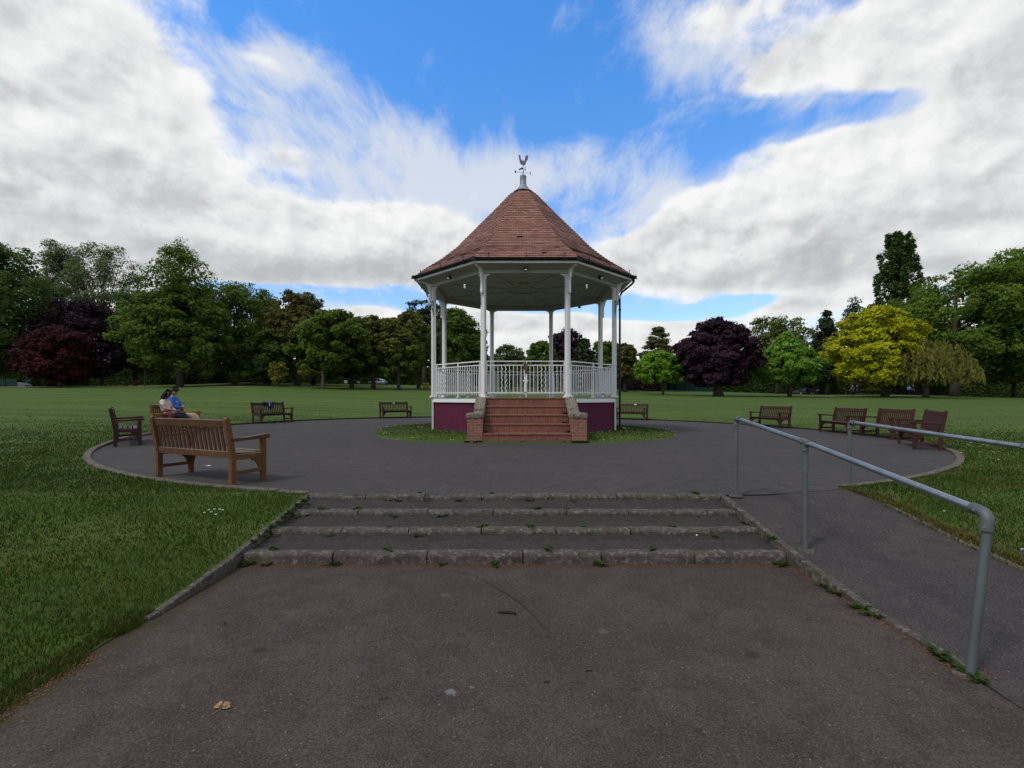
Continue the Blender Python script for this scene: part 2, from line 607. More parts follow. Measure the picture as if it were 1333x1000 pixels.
M['lampglass'] = simple('lamp_cover', (.36, .34, .20), .35, .15, 12)
M['floor'] = simple('bandstand_floor', (.12, .11, .10), .85, .25, 5)


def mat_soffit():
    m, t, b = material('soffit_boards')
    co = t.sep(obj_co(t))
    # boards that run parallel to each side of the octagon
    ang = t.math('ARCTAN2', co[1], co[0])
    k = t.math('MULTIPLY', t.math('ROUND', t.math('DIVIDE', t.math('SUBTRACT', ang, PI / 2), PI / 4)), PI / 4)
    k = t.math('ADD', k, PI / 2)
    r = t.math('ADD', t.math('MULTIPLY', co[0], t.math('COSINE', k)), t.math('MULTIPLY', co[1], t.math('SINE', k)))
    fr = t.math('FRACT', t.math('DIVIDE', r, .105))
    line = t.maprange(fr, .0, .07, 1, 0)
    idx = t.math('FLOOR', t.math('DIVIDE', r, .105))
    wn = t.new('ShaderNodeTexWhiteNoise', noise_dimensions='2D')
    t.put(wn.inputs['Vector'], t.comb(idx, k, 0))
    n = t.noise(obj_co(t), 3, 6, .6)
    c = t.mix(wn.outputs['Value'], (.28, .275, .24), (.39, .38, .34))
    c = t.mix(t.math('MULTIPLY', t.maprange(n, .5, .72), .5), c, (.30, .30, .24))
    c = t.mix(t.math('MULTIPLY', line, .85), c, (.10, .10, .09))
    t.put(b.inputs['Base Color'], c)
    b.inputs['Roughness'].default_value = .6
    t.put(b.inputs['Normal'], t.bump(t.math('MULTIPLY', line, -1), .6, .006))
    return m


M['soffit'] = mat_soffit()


def mat_tiles():
    m, t, b = material('clay_tiles')
    uv = t.sep(t.new('ShaderNodeUVMap', uv_map='UVMap').outputs[0])
    row = t.math('FLOOR', uv[1])
    u = t.math('ADD', t.math('DIVIDE', uv[0], .165), t.math('MULTIPLY', t.math('MODULO', row, 2.0), .5))
    cell = t.math('FLOOR', u)
    fr = t.math('FRACT', u)
    wn = t.new('ShaderNodeTexWhiteNoise', noise_dimensions='2D')
    t.put(wn.inputs['Vector'], t.comb(cell, row, 0))
    wr = t.new('ShaderNodeTexWhiteNoise', noise_dimensions='1D')
    t.put(wr.inputs['W'], t.math('ADD', row, 3.3))
    n = t.noise(obj_co(t), 1.3, 7, .65)
    n2 = t.noise(obj_co(t), 9, 6, .7)
    c = t.ramp(wn.outputs['Value'], [(0, (.18, .075, .050)), (.45, (.242, .102, .068)), (.8, (.270, .120, .078)), (1, (.295, .15, .102))])
    c = t.mix(t.math('MULTIPLY', wr.outputs['Value'], .35), c, (.19, .088, .068))
    c = t.mix(t.math('MULTIPLY', t.maprange(n, .52, .76), .6), c, (.135, .076, .066))
    c = t.mix(t.math('MULTIPLY', t.maprange(n2, .58, .74), .6), c, (.075, .055, .05))
    gap = t.math('MAXIMUM', t.maprange(fr, .0, .06, 1, 0), t.maprange(fr, .95, 1.0, 0, 1))
    c = t.mix(t.math('MULTIPLY', gap, .75), c, (.03, .02, .018))
    t.put(b.inputs['Base Color'], c)
    b.inputs['Roughness'].default_value = .82
    t.put(b.inputs['Normal'], t.bump(t.math('SUBTRACT', t.math('MULTIPLY', wn.outputs['Value'], .6), gap), .5, .012))
    return m


M['tiles'] = mat_tiles()
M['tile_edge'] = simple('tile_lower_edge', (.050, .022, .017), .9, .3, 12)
M['galv'] = simple('galvanised_post', (.098, .110, .104), .55, .18, 9, metal=.35, bump=.1, dirt=(.10, .12, .12), dscale=6, dlo=.45, dhi=.7, stretch=(1, 1, .35))
M['rail'] = simple('galvanised_rail', (.25, .28, .30), .30, .16, 12, metal=.75, bump=.06, dirt=(.18, .20, .21), dscale=9, dlo=.48, dhi=.7)
M['bolt'] = simple('bright_bolt', (.6, .62, .65), .25, .1, 20, metal=.9)
M['bark'] = simple('bark', (.055, .042, .030), .95, .45, 6, bump=.8, bdist=.05, stretch=(3, 3, .6))
M['bark_pale'] = simple('pale_bark', (.15, .125, .095), .9, .4, 6, bump=.6, bdist=.03, stretch=(3, 3, .6))
M['twig'] = simple('dark_twig', (.02, .014, .010), .9, .4, 40, bump=.5)
M['dryleaf'] = simple('dry_leaf', (.26, .155, .075), .8, .4, 60, bump=.3)
M['litter'] = simple('orange_litter', (.19, .075, .028), .9, .5, 30, bump=.3)
M['daisy'] = simple('daisy_petals', (.72, .72, .70), .7, .05, 30, bump=0)
M['paperwhite'] = simple('white_scrap', (.66, .66, .66), .7, .08, 40, bump=.1)
M['path_far'] = simple('pale_gravel_path', (.145, .125, .095), .95, .2, 2)
M['glass'] = simple('dark_glass', (.02, .025, .03), .08, .1, 4, bump=0, spec=.8)
M['rubber'] = simple('rubber', (.012, .012, .012), .8, .1, 9)
M['wall_cream'] = simple('cream_wall', (.46, .44, .39), .9, .12, 2)
M['slate'] = simple('slate_roof', (.09, .085, .085), .8, .2, 6)
M['green_fence'] = simple('green_fence_panel', (.008, .030, .024), .8, .2, 4)
M['yellow'] = simple('yellow_plastic', (.42, .27, .02), .5, .1, 4, bump=0)
M['grey_metal'] = simple('grey_lamp_metal', (.16, .17, .18), .5, .1, 8, metal=.5)

LEAF = {
    'green': mat_leaf('leaf_green', (0.0414, 0.0759, 0.0103), (0.1276, 0.1863, 0.0276)),
    'oakgreen': mat_leaf('leaf_oak', (0.0450, 0.0840, 0.0090), (0.1350, 0.2100, 0.0240)),
    'deep': mat_leaf('leaf_deep_green', (0.0312, 0.0605, 0.0117), (0.0858, 0.1365, 0.0254)),
    'lime': mat_leaf('leaf_lime', (0.0750, 0.1575, 0.0075), (0.1875, 0.3525, 0.0225), .4),
    'fresh': mat_leaf('leaf_fresh_green', (0.0600, 0.1350, 0.0135), (0.1875, 0.3375, 0.0420), .35),
    'olive': mat_leaf('leaf_olive', (0.0528, 0.0693, 0.0116), (0.1617, 0.1749, 0.0314)),
    'grey': mat_leaf('leaf_grey_green', (0.0495, 0.0759, 0.0264), (0.1518, 0.1947, 0.0726)),
    'yellow': mat_leaf('leaf_golden', (.190, .205, .004), (.46, .46, .014), .4),
    'purple': mat_leaf('leaf_copper_purple', (0.0149, 0.0069, 0.0103), (0.0460, 0.0207, 0.0287), .2),
    'red': mat_leaf('leaf_dark_red', (.024, .006, .008), (.064, .013, .017), .25),
    'willow': mat_leaf('leaf_willow', (0.0840, 0.0900, 0.0150), (0.1950, 0.1890, 0.0390), .4),
    'needle': mat_leaf('needle_dark', (0.0187, 0.0319, 0.0131), (0.0506, 0.0694, 0.0263), .15),
    'needle_gold': mat_leaf('needle_goldish', (0.0480, 0.0510, 0.0105), (0.1320, 0.1230, 0.0285), .2),
    'brown': mat_leaf('leaf_brownish', (.052, .054, .013), (.150, .138, .034), .35),
    'weed': mat_leaf('leaf_weed', (.024, .048, .007), (.060, .100, .018), .35),
    'shrub_yellow': mat_leaf('leaf_yellow_shrub', (0.1050, 0.1029, 0.0136), (0.2625, 0.2310, 0.0420), .35),
}

# ----------------------------------------------------------------- world, sun, camera
SUN_EL, SUN_AZ = R_(52), R_(-128)     # azimuth measured from +Y towards +X: behind-left of the viewer


def pxdir(px, py):
    x = (px - CX) / FPX; z = (HY - py) / FPX
    return math.atan2(x, 1), math.atan2(z, math.hypot(x, 1))


def build_world():
    w = bpy.data.worlds.new("World"); S.world = w; w.use_nodes = True
    t = NT(w.node_tree); t.n.clear()
    out = t.new('ShaderNodeOutputWorld')
    sky = t.new('ShaderNodeTexSky', sky_type='NISHITA')
    sky.sun_disc = False
    sky.sun_elevation = SUN_EL; sky.sun_rotation = SUN_AZ
    sky.air_density = 1.0; sky.dust_density = .3; sky.ozone_density = 2.2
    co = t.vmath('NORMALIZE', t.new('ShaderNodeTexCoord').outputs['Generated'])
    x, y, z = t.sep(co)
    az = t.math('ARCTAN2', x, y)
    el = t.math('ARCSINE', z)
    sph = t.comb(az, el, 0)
    zz = t.math('ADD', t.math('MAXIMUM', z, 0), .13)
    P = t.comb(t.math('DIVIDE', x, zz), t.math('DIVIDE', y, zz), 0)

    def blobs(lst):
        tot = None
        for px, py, rx, ry, amp in lst:
            a, e = pxdir(px, py)
            ca = math.cos(a)
            sa = max(rx * ca * ca / FPX, .02); se = max(ry * ca / FPX * math.cos(e) ** 2, .012)
            v = t.vmath('MULTIPLY', t.vmath('SUBTRACT', sph, (a, e, 0)), (1 / sa, 1 / se, 0))
            g = t.maprange(t.vmath('LENGTH', v), 0, 1.5, amp, 0)
            tot = g if tot is None else t.math('ADD', tot, g)
        return tot

    warp = t.new('ShaderNodeTexNoise'); warp.inputs['Scale'].default_value = 1.1; warp.inputs['Detail'].default_value = 3
    t.put(warp.inputs['Vector'], P)
    Pw = t.vmath('ADD', P, t.vmath('SCALE', t.vmath('SUBTRACT', warp.outputs['Color'], (.5, .5, .5)), scale=.55))
    n1 = t.noise(Pw, 1.25, 3, .56)
    nS = t.noise(t.vmath('MULTIPLY', sph, (1, 1.4, 0)), 4.6, 7, .56)
    nSb = t.noise(t.vmath('ADD', t.vmath('MULTIPLY', sph, (1, 1.4, 0)), (-.03, .045, 0)), 4.6, 4, .56)

    cum = blobs([
        (40, 60, 200, 120, .6), (150, 130, 140, 100, .5), (60, 240, 230, 110, .6), (230, 215, 90, 60, .35),
        (100, 320, 260, 70, .6), (330, 310, 170, 50, .6), (460, 305, 150, 46, .6), (560, 318, 90, 40, .6), (520, 352, 120, 24, .5),
        (385, 205, 50, 24, .5), (345, 78, 46, 20, .55), (375, 100, 30, 14, .3), (560, 290, 70, 20, .3),
        (1010, 300, 200, 58, .65), (900, 330, 120, 46, .6), (1120, 230, 130, 50, .5), (1240, 300, 200, 90, .6), (830, 345, 100, 40, .4),
        (1080, 195, 110, 34, .4), (1320, 200, 130, 110, .5), (1120, 350, 180, 40, .5), (940, 275, 80, 40, .45),
        (1060, 70, 190, 46, .55), (930, 30, 140, 36, .35), (1240, 55, 160, 60, .5), (1330, 100, 120, 70, .45), (1000, 112, 90, 18, .25),
        (760, 420, 60, 16, .5), (650, 418, 60, 20, .6), (860, 432, 60, 18, .6), (800, 452, 90, 14, .45), (1035, 398, 60, 14, .5), (480, 402, 40, 14, .6), (690, 452, 70, 14, .4), (600, 402, 40, 16, .4),
        (-400, 200, 400, 200, .4), (1800, 200, 420, 200, .4),
    ])
    neg = blobs([
        (690, 85, 230, 120, 1.15), (430, 70, 130, 80, .8), (860, 165, 120, 56, .85), (600, 165, 130, 70, .75), (330, 22, 45, 40, .7), (760, 215, 110, 44, .6), (480, 185, 120, 90, .75), (560, 20, 200, 50, .5),
        (900, 215, 60, 30, .5), (330, 130, 40, 50, .35), (1000, 165, 110, 22, .55), (1130, 140, 110, 20, .3),
        (430, 388, 120, 13, .8), (560, 394, 70, 10, .6), (690, 403, 80, 8, .5), (880, 408, 110, 10, .75), (810, 270, 60, 40, .5), (985, 390, 60, 10, .5), (1240, 374, 80, 14, .5), (290, 374, 90, 10, .4), (700, 300, 140, 60, .35), (800, 400, 60, 12, .4),
    ])
    nF = t.noise(t.vmath('MULTIPLY', sph, (1, 1.25, 0)), 13, 6, .6, .3); nFb = t.noise(t.vmath('ADD', t.vmath('MULTIPLY', sph, (1, 1.25, 0)), (-.012, .02, 0)), 13, 4, .6, .3)
    d = t.math('ADD', t.math('ADD', cum, .34), t.math('MULTIPLY', t.math('SUBTRACT', nS, .5), 1.35))
    d = t.math('ADD', d, t.math('MULTIPLY', t.math('SUBTRACT', n1, .5), .30))
    d = t.math('SUBTRACT', d, neg)
    d = t.math('ADD', d, t.math('MULTIPLY', t.math('SUBTRACT', nF, .5), .38))
    mask = t.maprange(d, .15, .50)
    # relief: bright sun-facing edges, grey bellies
    rel = t.math('ADD', t.math('ADD', t.math('MULTIPLY', t.math('SUBTRACT', nS, nSb), 1.7), t.math('MULTIPLY', t.math('SUBTRACT', nF, nFb), 1.05)), 0.0)
    dark = blobs([
        (330, 350, 220, 30, .36), (520, 354, 130, 22, .36), (150, 230, 150, 40, .22), (60, 130, 90, 40, .12), (100, 300, 200, 40, .30), (230, 262, 120, 26, .22),
        (980, 356, 190, 22, .36), (1010, 292, 110, 18, .22), (1120, 312, 150, 26, .30), (1200, 350, 150, 26, .32), (1270, 255, 90, 36, .14), (660, 427, 60, 8, .2), (1180, 115, 140, 22, .1), (385, 214, 50, 12, .25), (1190, 95, 130, 20, .1),
    ])
    light = blobs([
        (20, 75, 60, 30, .2), (60, 165, 60, 24, .2), (950, 240, 110, 26, .32), (1110, 210, 130, 26, .25), (490, 282, 130, 20, .28), (300, 190, 60, 40, .25), (560, 285, 60, 16, .25), (1290, 310, 60, 24, .2), (240, 20, 40, 60, .15),
    ])
    sh = t.math('SUBTRACT', t.math('ADD', t.math('ADD', rel, .60), light), dark)
    sh = t.math('ADD', sh, t.maprange(d, .30, .75, .20, -.04))
    ccol = t.ramp(sh, [(0.0, (.50, .525, .545)), (.28, (.62, .64, .655)), (.55, (.79, .795, .80)), (.88, (.94, .94, .94))])

    # thin streaks of high cloud
    Q = t.mapping(P, rot=(0, 0, R_(24)), sc=(2.2, .62, 1))
    ci = t.noise(t.vmath('ADD', Q, t.vmath('SCALE', t.vmath('SUBTRACT', warp.outputs['Color'], (.5, .5, .5)), scale=.9)), 2.8, 8, .66)
    cb = blobs([
        (470, 195, 120, 105, .66), (560, 235, 130, 60, .5), (640, 230, 120, 50, .6), (770, 215, 110, 40, .7), (410, 90, 80, 60, .34), (355, 70, 60, 40, .6), (330, 150, 90, 80, .5), (860, 255, 80, 50, .5), (620, 300, 90, 50, .5), (800, 300, 90, 60, .5),
        (880, 60, 130, 60, .5), (1000, 120, 130, 40, .5), (760, 20, 120, 30, .25), (1200, 150, 150, 60, .6), (1250, 400, 150, 40, .4), (480, 420, 300, 40, .4), (700, 470, 500, 30, .55),
    ])
    cb = t.math('ADD', cb, t.maprange(d, -.40, .15, 0, .28))
    cim = t.math('MULTIPLY', t.maprange(t.math('ADD', cb, t.math('MULTIPLY', t.math('SUBTRACT', ci, .5), 2.3)), .1, 1.15), .86)
    back = t.math('MULTIPLY', t.maprange(y, .25, -.15), t.maprange(n1, .42, .62))   # broken cloud behind the viewer
    cim = t.math('MAXIMUM', cim, back)

    # clear sky
    tint = t.mix(t.maprange(el, 0, .75, 0, 1), (1.10, 1.17, 1.33), (.62, 1.42, 2.08))
    skyc = t.mix(1.0, sky.outputs[0], tint, 'MULTIPLY')
    b1 = t.new('ShaderNodeBackground'); t.put(b1.inputs[0], skyc); b1.inputs[1].default_value = SKY
    b2 = t.new('ShaderNodeBackground'); b2.inputs[0].default_value = (.74, .78, .835, 1); b2.inputs[1].default_value = 1
    b3 = t.new('ShaderNodeBackground'); t.put(b3.inputs[0], ccol); b3.inputs[1].default_value = 1
    m1 = t.new('ShaderNodeMixShader'); t.put(m1.inputs[0], cim); t.l.new(b1.outputs[0], m1.inputs[1]); t.l.new(b2.outputs[0], m1.inputs[2])
    m2 = t.new('ShaderNodeMixShader'); t.put(m2.inputs[0], mask); t.l.new(m1.outputs[0], m2.inputs[1]); t.l.new(b3.outputs[0], m2.inputs[2])
    t.l.new(m2.outputs[0], out.inputs[0])


SKY = .14
build_world()

sl = bpy.data.lights.new('sun', 'SUN'); sl.energy = 2.1; sl.angle = R_(9); sl.color = (1, .93, .83)
so = bpy.data.objects.new('sun', sl); link(so)
sd = Vector((math.sin(SUN_AZ) * math.cos(SUN_EL), math.cos(SUN_AZ) * math.cos(SUN_EL), math.sin(SUN_EL)))
so.rotation_euler = sd.to_track_quat('Z', 'Y').to_euler()
so.location = (0, 0, 60)

cam = bpy.data.cameras.new('camera'); co_ = bpy.data.objects.new('camera', cam); link(co_)
cam.sensor_width = 36; cam.lens = FPX / 1333 * 36
cam.shift_x = (666.5 - CX) / 1333
cam.shift_y = (HY - 500) / 1333
cam.clip_start = .05; cam.clip_end = 3000
co_.location = (0, 0, EYE); co_.rotation_euler = (PI / 2, 0, 0)
S.camera = co_
S.view_settings.view_transform = 'Standard'; S.view_settings.look = 'None'
S.view_settings.exposure = 0; S.view_settings.gamma = 1
S.cycles.max_bounces = 6; S.cycles.diffuse_bounces = 3; S.cycles.transparent_max_bounces = 4
S.cycles.use_denoising = True


# ----------------------------------------------------------------- ground sheets
def circle_pts(cx, cy, r, n, a0=0, a1=2 * PI, end=False):
    return [(cx + r * math.cos(a0 + (a1 - a0) * k / n), cy + r * math.sin(a0 + (a1 - a0) * k / n)) for k in range(n + (1 if end else 0))]


def cdt(points, loops):
    vs = [Vector(p) for p in points]; es = []
    for lp in loops:
        o = len(vs); vs += [Vector(p) for p in lp]
        es += [(o + i, o + (i + 1) % len(lp)) for i in range(len(lp))]
    r = geometry.delaunay_2d_cdt(vs, es, [], 0, 1e-5)
    V = np.array([tuple(p) for p in r[0]]); F = np.array([f for f in r[2] if len(f) == 3])
    return V, F


XL, XR = -2.66, 4.52          # outer edges of the paved approach (steps + ramp)


def in_paved(x, y):
    x = np.asarray(x); y = np.asarray(y)
    c = np.hypot(x - CC[0], y - CC[1]) < CR
    p = (x > XL) & (x < XR) & (y < 8)
    return c | p


# outline of the whole paved area, cut out of the lawn
def ycirc(x, r=CR):
    return CC[1] - math.sqrt(r * r - (x - CC[0]) ** 2)


aR = math.atan2(ycirc(XR) - CC[1], XR - CC[0]); aL = math.atan2(ycirc(XL) - CC[1], XL - CC[0])
outline = circle_pts(CC[0], CC[1], CR, 150, aR, aL + 2 * PI, True)
left_edge = [(XL, y) for y in np.linspace(ycirc(XL) - .25, -8, 80)]
right_edge = [(XR, y) for y in np.linspace(-8, ycirc(XR) - .25, 80)]
outline = outline + left_edge + right_edge
pts = []
for r in np.concatenate([np.arange(12.6, 20, .5), np.geomspace(20, 900, 46)]):
    n = int(max(48, min(150, 2 * PI * r / .6)))
    o = rng.random() * .1
    for k in range(n):
        a = o + 2 * PI * k / n
        p = (CC[0] + r * math.cos(a), CC[1] + r * math.sin(a))
        if not bool(in_paved(*p)):
            pts.append(p)
for x in np.arange(-9, 10, .35):
    for y in np.arange(-4, 10, .35):
        if not bool(in_paved(x, y)) and math.hypot(x - CC[0], y - CC[1]) > CR + .15 and (x < XL - .15 or x > XR + .15):
            pts.append((x + rng.random() * .1, y + rng.random() * .1))
V, F = cdt(pts, [outline])
cen = V[F].mean(1)
F = F[~in_paved(cen[:, 0], cen[:, 1])]
Z = lawn_z(V[:, 0], V[:, 1]) - .014 * (1 - ss(12, 30, np.hypot(V[:, 0], V[:, 1])))
np_mesh('lawn', np.column_stack([V, Z]), F.ravel(), [3] * len(F), M['lawn'], smooth=True)['kind'] = 'structure'

# cut earth edge of the turf
sk = outline + [outline[0]]
vs = []; fs = []
for i, (x_, y_) in enumerate(sk):
    z_ = lz(x_, y_) - .013 * (1 - float(ss(12, 30, math.hypot(x_, y_))))
    vs += [(x_, y_, z_), (x_, y_, min(z_ - .15, -.45 if y_ < 7 else z_ - .2))]
    if i: fs.append((2 * i - 2, 2 * i - 1, 2 * i + 1, 2 * i))
M['soil'] = simple('dark_soil', (.036, .028, .018), .95, .4, 14, bump=.5, bdist=.02)
MB().add(vs, fs).build('turf_edge', M['soil'])['kind'] = 'structure'

# round paved area
YS = 6.13
pp = []
for r in np.arange(.5, 12, .7):
    for k in range(int(max(8, 2 * PI * r / .9))):
        a = 2 * PI * k / int(max(8, 2 * PI * r / .9))
        p = (CC[0] + r * math.cos(a), CC[1] + r * math.sin(a))
        if p[1] > YS + .2: pp.append(p)
ring = [p for p in circle_pts(CC[0], CC[1], CR + .06, 200) if p[1] > YS]
ring.sort(key=lambda p: (math.atan2(p[1] - CC[1], p[0] - CC[0]) + PI / 2) % (2 * PI))
ring = ring + [(-2.6, YS), (2.7, YS)]
V, F = cdt(pp, [ring])
cen = V[F].mean(1)
F = F[(np.hypot(cen[:, 0] - CC[0], cen[:, 1] - CC[1]) < CR + .06) & (cen[:, 1] > YS - .01)]
np_mesh('paved_circle', np.column_stack([V, plaza_z(V[:, 0], V[:, 1])]), F.ravel(), [3] * len(F), M['asphalt_up'], smooth=True)['kind'] = 'structure'


def strip(name, x0, x1, ys, zf, mat, kind='structure', jitter=0):
    vs = []; fs = []
    for y in ys:
        vs += [(x0, y, zf(y)), (x1, y, zf(y))]
    for i in range(len(ys) - 1):
        fs.append((2 * i, 2 * i + 1, 2 * i + 3, 2 * i + 2))
    o = MB().add(vs, fs).build(name, mat)
    o['kind'] = kind
    return o


def ramp_z(y):
    return float(np.interp(y, [2.8, 3.5, 4.1, 4.65, 6.14], [LOW, -.345, -.300, -.232, 0])) - .004


strip('lower_path', XL - .08, 2.665, [-9, -4, 0, 2, 4.7], lambda y: LOW, M['asphalt_low'])
strip('ramp', 2.665, XR, list(np.linspace(-9, 2.6, 6)) + list(np.linspace(2.8, 6.9, 14)), ramp_z, M['asphalt_ramp'])

# earth-filled joint between path and ramp
jb = MB()
pv = [(2.655 + .012 * math.sin(y * 7) - .05 * max(0, 2.6 - y) * .3, y) for y in np.linspace(-2, 2.8, 40)]
vs = []; fs = []
for i, (x, y) in enumerate(pv):
    w = .006 + .004 * math.sin(i * 1.7)
    vs += [(x - w, y, LOW + .003), (x + w, y, LOW + .003)]
    if i: fs.append((2 * i - 2, 2 * i - 1, 2 * i + 1, 2 * i))
jb.add(vs, fs).build('path_joint', simple('joint_earth', (.018, .016, .011), .95, .3, 30))['kind'] = 'structure'

# island of turf round the bandstand
def island_r(a):
    w = 5.45 + .10 * math.sin(a * 3 + 1) + .06 * math.sin(a * 7)
    return min(w, (4.82 + .03 * math.sin(a * 20)) / max(1e-3, -math.sin(a))) if math.sin(a) < 0 else w


ib = MB()
rings = [(0, .12), (3.0, .12), (3.6, .115), (4.3, .095), (4.9, .075), (5.3, .05), (5.5, .025), (5.58, -.01)]
n = 72
vs = []; fs = []
for r, z in rings[1:]:
    for k in range(n):
        a = 2 * PI * k / n
        rr = r / 5.58 * (island_r(a) + .06)
        X = BX + rr * math.cos(a); Y = BY + rr * math.sin(a)
        vs.append((X, Y, z + float(plaza_z(X, Y))))
for i in range(len(rings) - 2):
    for k in range(n):
        fs.append((i * n + k, i * n + (k + 1) % n, (i + 1) * n + (k + 1) % n, (i + 1) * n + k))
ib.add(vs, fs).build('grass_island', M['lawn'], smooth=True)['kind'] = 'structure'


# ----------------------------------------------------------------- kerbs
kb = MB()
a = aR + .01
end = aL + 2 * PI
i = 0
while a < end - .002:
    L = (.86 + .1 * rng.random()) / CR
    b_ = min(a + L - .012 / CR, end)
    nn = 4
    dz = .006 * rng.standard_normal()
    r0, r1 = CR - .085, CR + .045
    vs = []; fs = []
    for k in range(nn + 1):
        q = a + (b_ - a) * k / nn
        for r in (r0, r1):
            X = CC[0] + r * math.cos(q); Y = CC[1] + r * math.sin(q)
            zz = float(plaza_z(X, Y)); up = .028 + .05 * float(ss(10, 14, Y)) * (1 - float(ss(23, 27, Y)) * .7) + dz
            vs += [(X, Y, zz - .1), (X, Y, zz + up)]
    for k in range(nn):
        p = 4 * k
        fs += [(p, p + 4, p + 5, p + 1), (p + 1, p + 5, p + 7, p + 3), (p + 3, p + 7, p + 6, p + 2)]
    fs += [(0, 1, 3, 2), (4 * nn, 4 * nn + 2, 4 * nn + 3, 4 * nn + 1)]
    ym = CC[1] + CR * math.sin((a + b_) / 2); xm_ = math.cos((a + b_) / 2)
    if ym < (19 if xm_ < 0 else 13.5): kb.add(vs, fs)
    a += L; i += 1
kb.build('kerb', M['edging'], bevel=.008)['kind'] = 'structure'

ke = MB()
y = 6.6
while y > -4:
    L = .85
    ya, yb = y, y - L + .012
    za, zb = ramp_z(ya) + .02, ramp_z(yb) + .02
    ke.add([(XR - .015, ya, za - .1), (XR + .045, ya, za - .1), (XR - .015, ya, za), (XR + .045, ya, za),
            (XR - .015, yb, zb - .1), (XR + .045, yb, zb - .1), (XR - .015, yb, zb), (XR + .045, yb, zb)],
           [(0, 1, 3, 2), (4, 6, 7, 5), (0, 2, 6, 4), (1, 5, 7, 3), (2, 3, 7, 6), (0, 4, 5, 1)])
    y -= L
ke.build('ramp_edge_kerb', M['edging'], bevel=.006)['kind'] = 'structure'

# ----------------------------------------------------------------- steps
st = empty('garden_steps', (0, 5.3, LOW), 0, 'four shallow asphalt steps edged with worn concrete kerb stones', 'steps')
rows = [(4.61, -.362, -.262), (5.14, -.255, -.176), (5.67, -.182, -.104), (6.10, -.068, -.002)]
OFF = Vector((0, 5.3, LOW))
for ri, (yy, zb, zt) in enumerate(rows):
    x = -2.60 + (0 if ri else .0)
    while x < 2.66:
        L = min(.70 + .25 * rng.random(), 2.66 - x)
        if 2.66 - (x + L) < .3: L = 2.66 - x
        b = MB()
        c = Vector((x + L / 2, yy + .06 + .006 * rng.standard_normal(), (zb + zt) / 2 - .02)) - OFF
        rot = Matrix.Rotation(R_(.6) * rng.standard_normal(), 3, 'Z') @ Matrix.Rotation(R_(.5) * rng.standard_normal(), 3, 'Y')
        n0 = 6
        hz = (zt - zb) / 2 + .025
        # a worn stone: several cross-sections with a slightly uneven arris
        vs = []; fs = []
        for k in range(n0 + 1):
            xx = -L / 2 + .006 + (L - .012) * k / n0
            e = .006 * rng.standard_normal(3)
            sec = [(-.06, -hz), (-.06 + e[0], hz - .03), (-.05 + e[0], hz - .010), (-.028, hz + e[1] * .5), (.06, hz + e[2] * .4), (.06, -hz)]
            vs += [rot @ Vector((xx, p, q)) + c for p, q in sec]
        for k in range(n0):
            for j in range(6):
                fs.append((k * 6 + j, k * 6 + (j + 1) % 6, (k + 1) * 6 + (j + 1) % 6, (k + 1) * 6 + j))
        fs += [tuple(range(5, -1, -1)), tuple(range(n0 * 6, n0 * 6 + 6))]
        b.add(vs, fs).build('kerb_stone', M['kerb'], st)
        x += L
b = MB()
b.prism([(-.62, -.05), (-.62, .03), (-.15, .14), (.35, .21), (.80, .30), (.95, .30), (.95, -.05)], (0.03, 0, 0), (0, 1, 0), (0, 0, 1), 5.24)
b.build('step_bed', simple('bed_mortar', (.03, .026, .02), .95, .4, 20, bump=.4), st)
for ri in range(3):
    y0 = rows[ri][0] + .115; z0 = rows[ri][2] - .012
    y1 = rows[ri + 1][0] + .01; z1 = rows[ri + 1][1] + .012
    vs = []; fs = []
    nx, ny = 30, 5
    for j in range(ny + 1):
        for k in range(nx + 1):
            X = -2.61 + 5.27 * k / nx; Y = y0 + (y1 - y0) * j / ny
            vs.append((X, Y - 5.3, z0 + (z1 - z0) * j / ny - LOW + .004 * math.sin(X * 5 + j)))
    for j in range(ny):
        for k in range(nx):
            p = j * (nx + 1) + k
            fs.append((p, p + 1, p + nx + 2, p + nx + 1))
    MB().add(vs, fs).build('tread', M['asphalt_tread'], st, smooth=True)


def string_kerb(name, x0, x1, y0, y1, topf, low, label):
    b = MB()
    y = y0
    while y > y1 + .05:
        L = .9
        ya, yb = y, max(y - L + .01, y1)
        za, zb = topf(ya), topf(yb)
        b.add([(x0, ya, low), (x1, ya, low), (x0, ya, za), (x1, ya, za), (x0, yb, low), (x1, yb, low), (x0, yb, zb), (x1, yb, zb)],
              [(0, 1, 3, 2), (4, 6, 7, 5), (0, 2, 6, 4), (1, 5, 7, 3), (2, 3, 7, 6), (0, 4, 5, 1)])
        y -= L
    o = b.build(name, M['kerb'], bevel=.012)
    o['kind'] = 'structure'
    return o


string_kerb('step_side_kerb', -2.665, -2.608, 6.25, 3.45, lambda y: float(slope_z(y)) + .012, LOW - .1, '')
string_kerb('ramp_side_kerb', 2.665, 2.738, 6.22, 2.75, lambda y: ramp_z(y) + .016, LOW - .1, '')

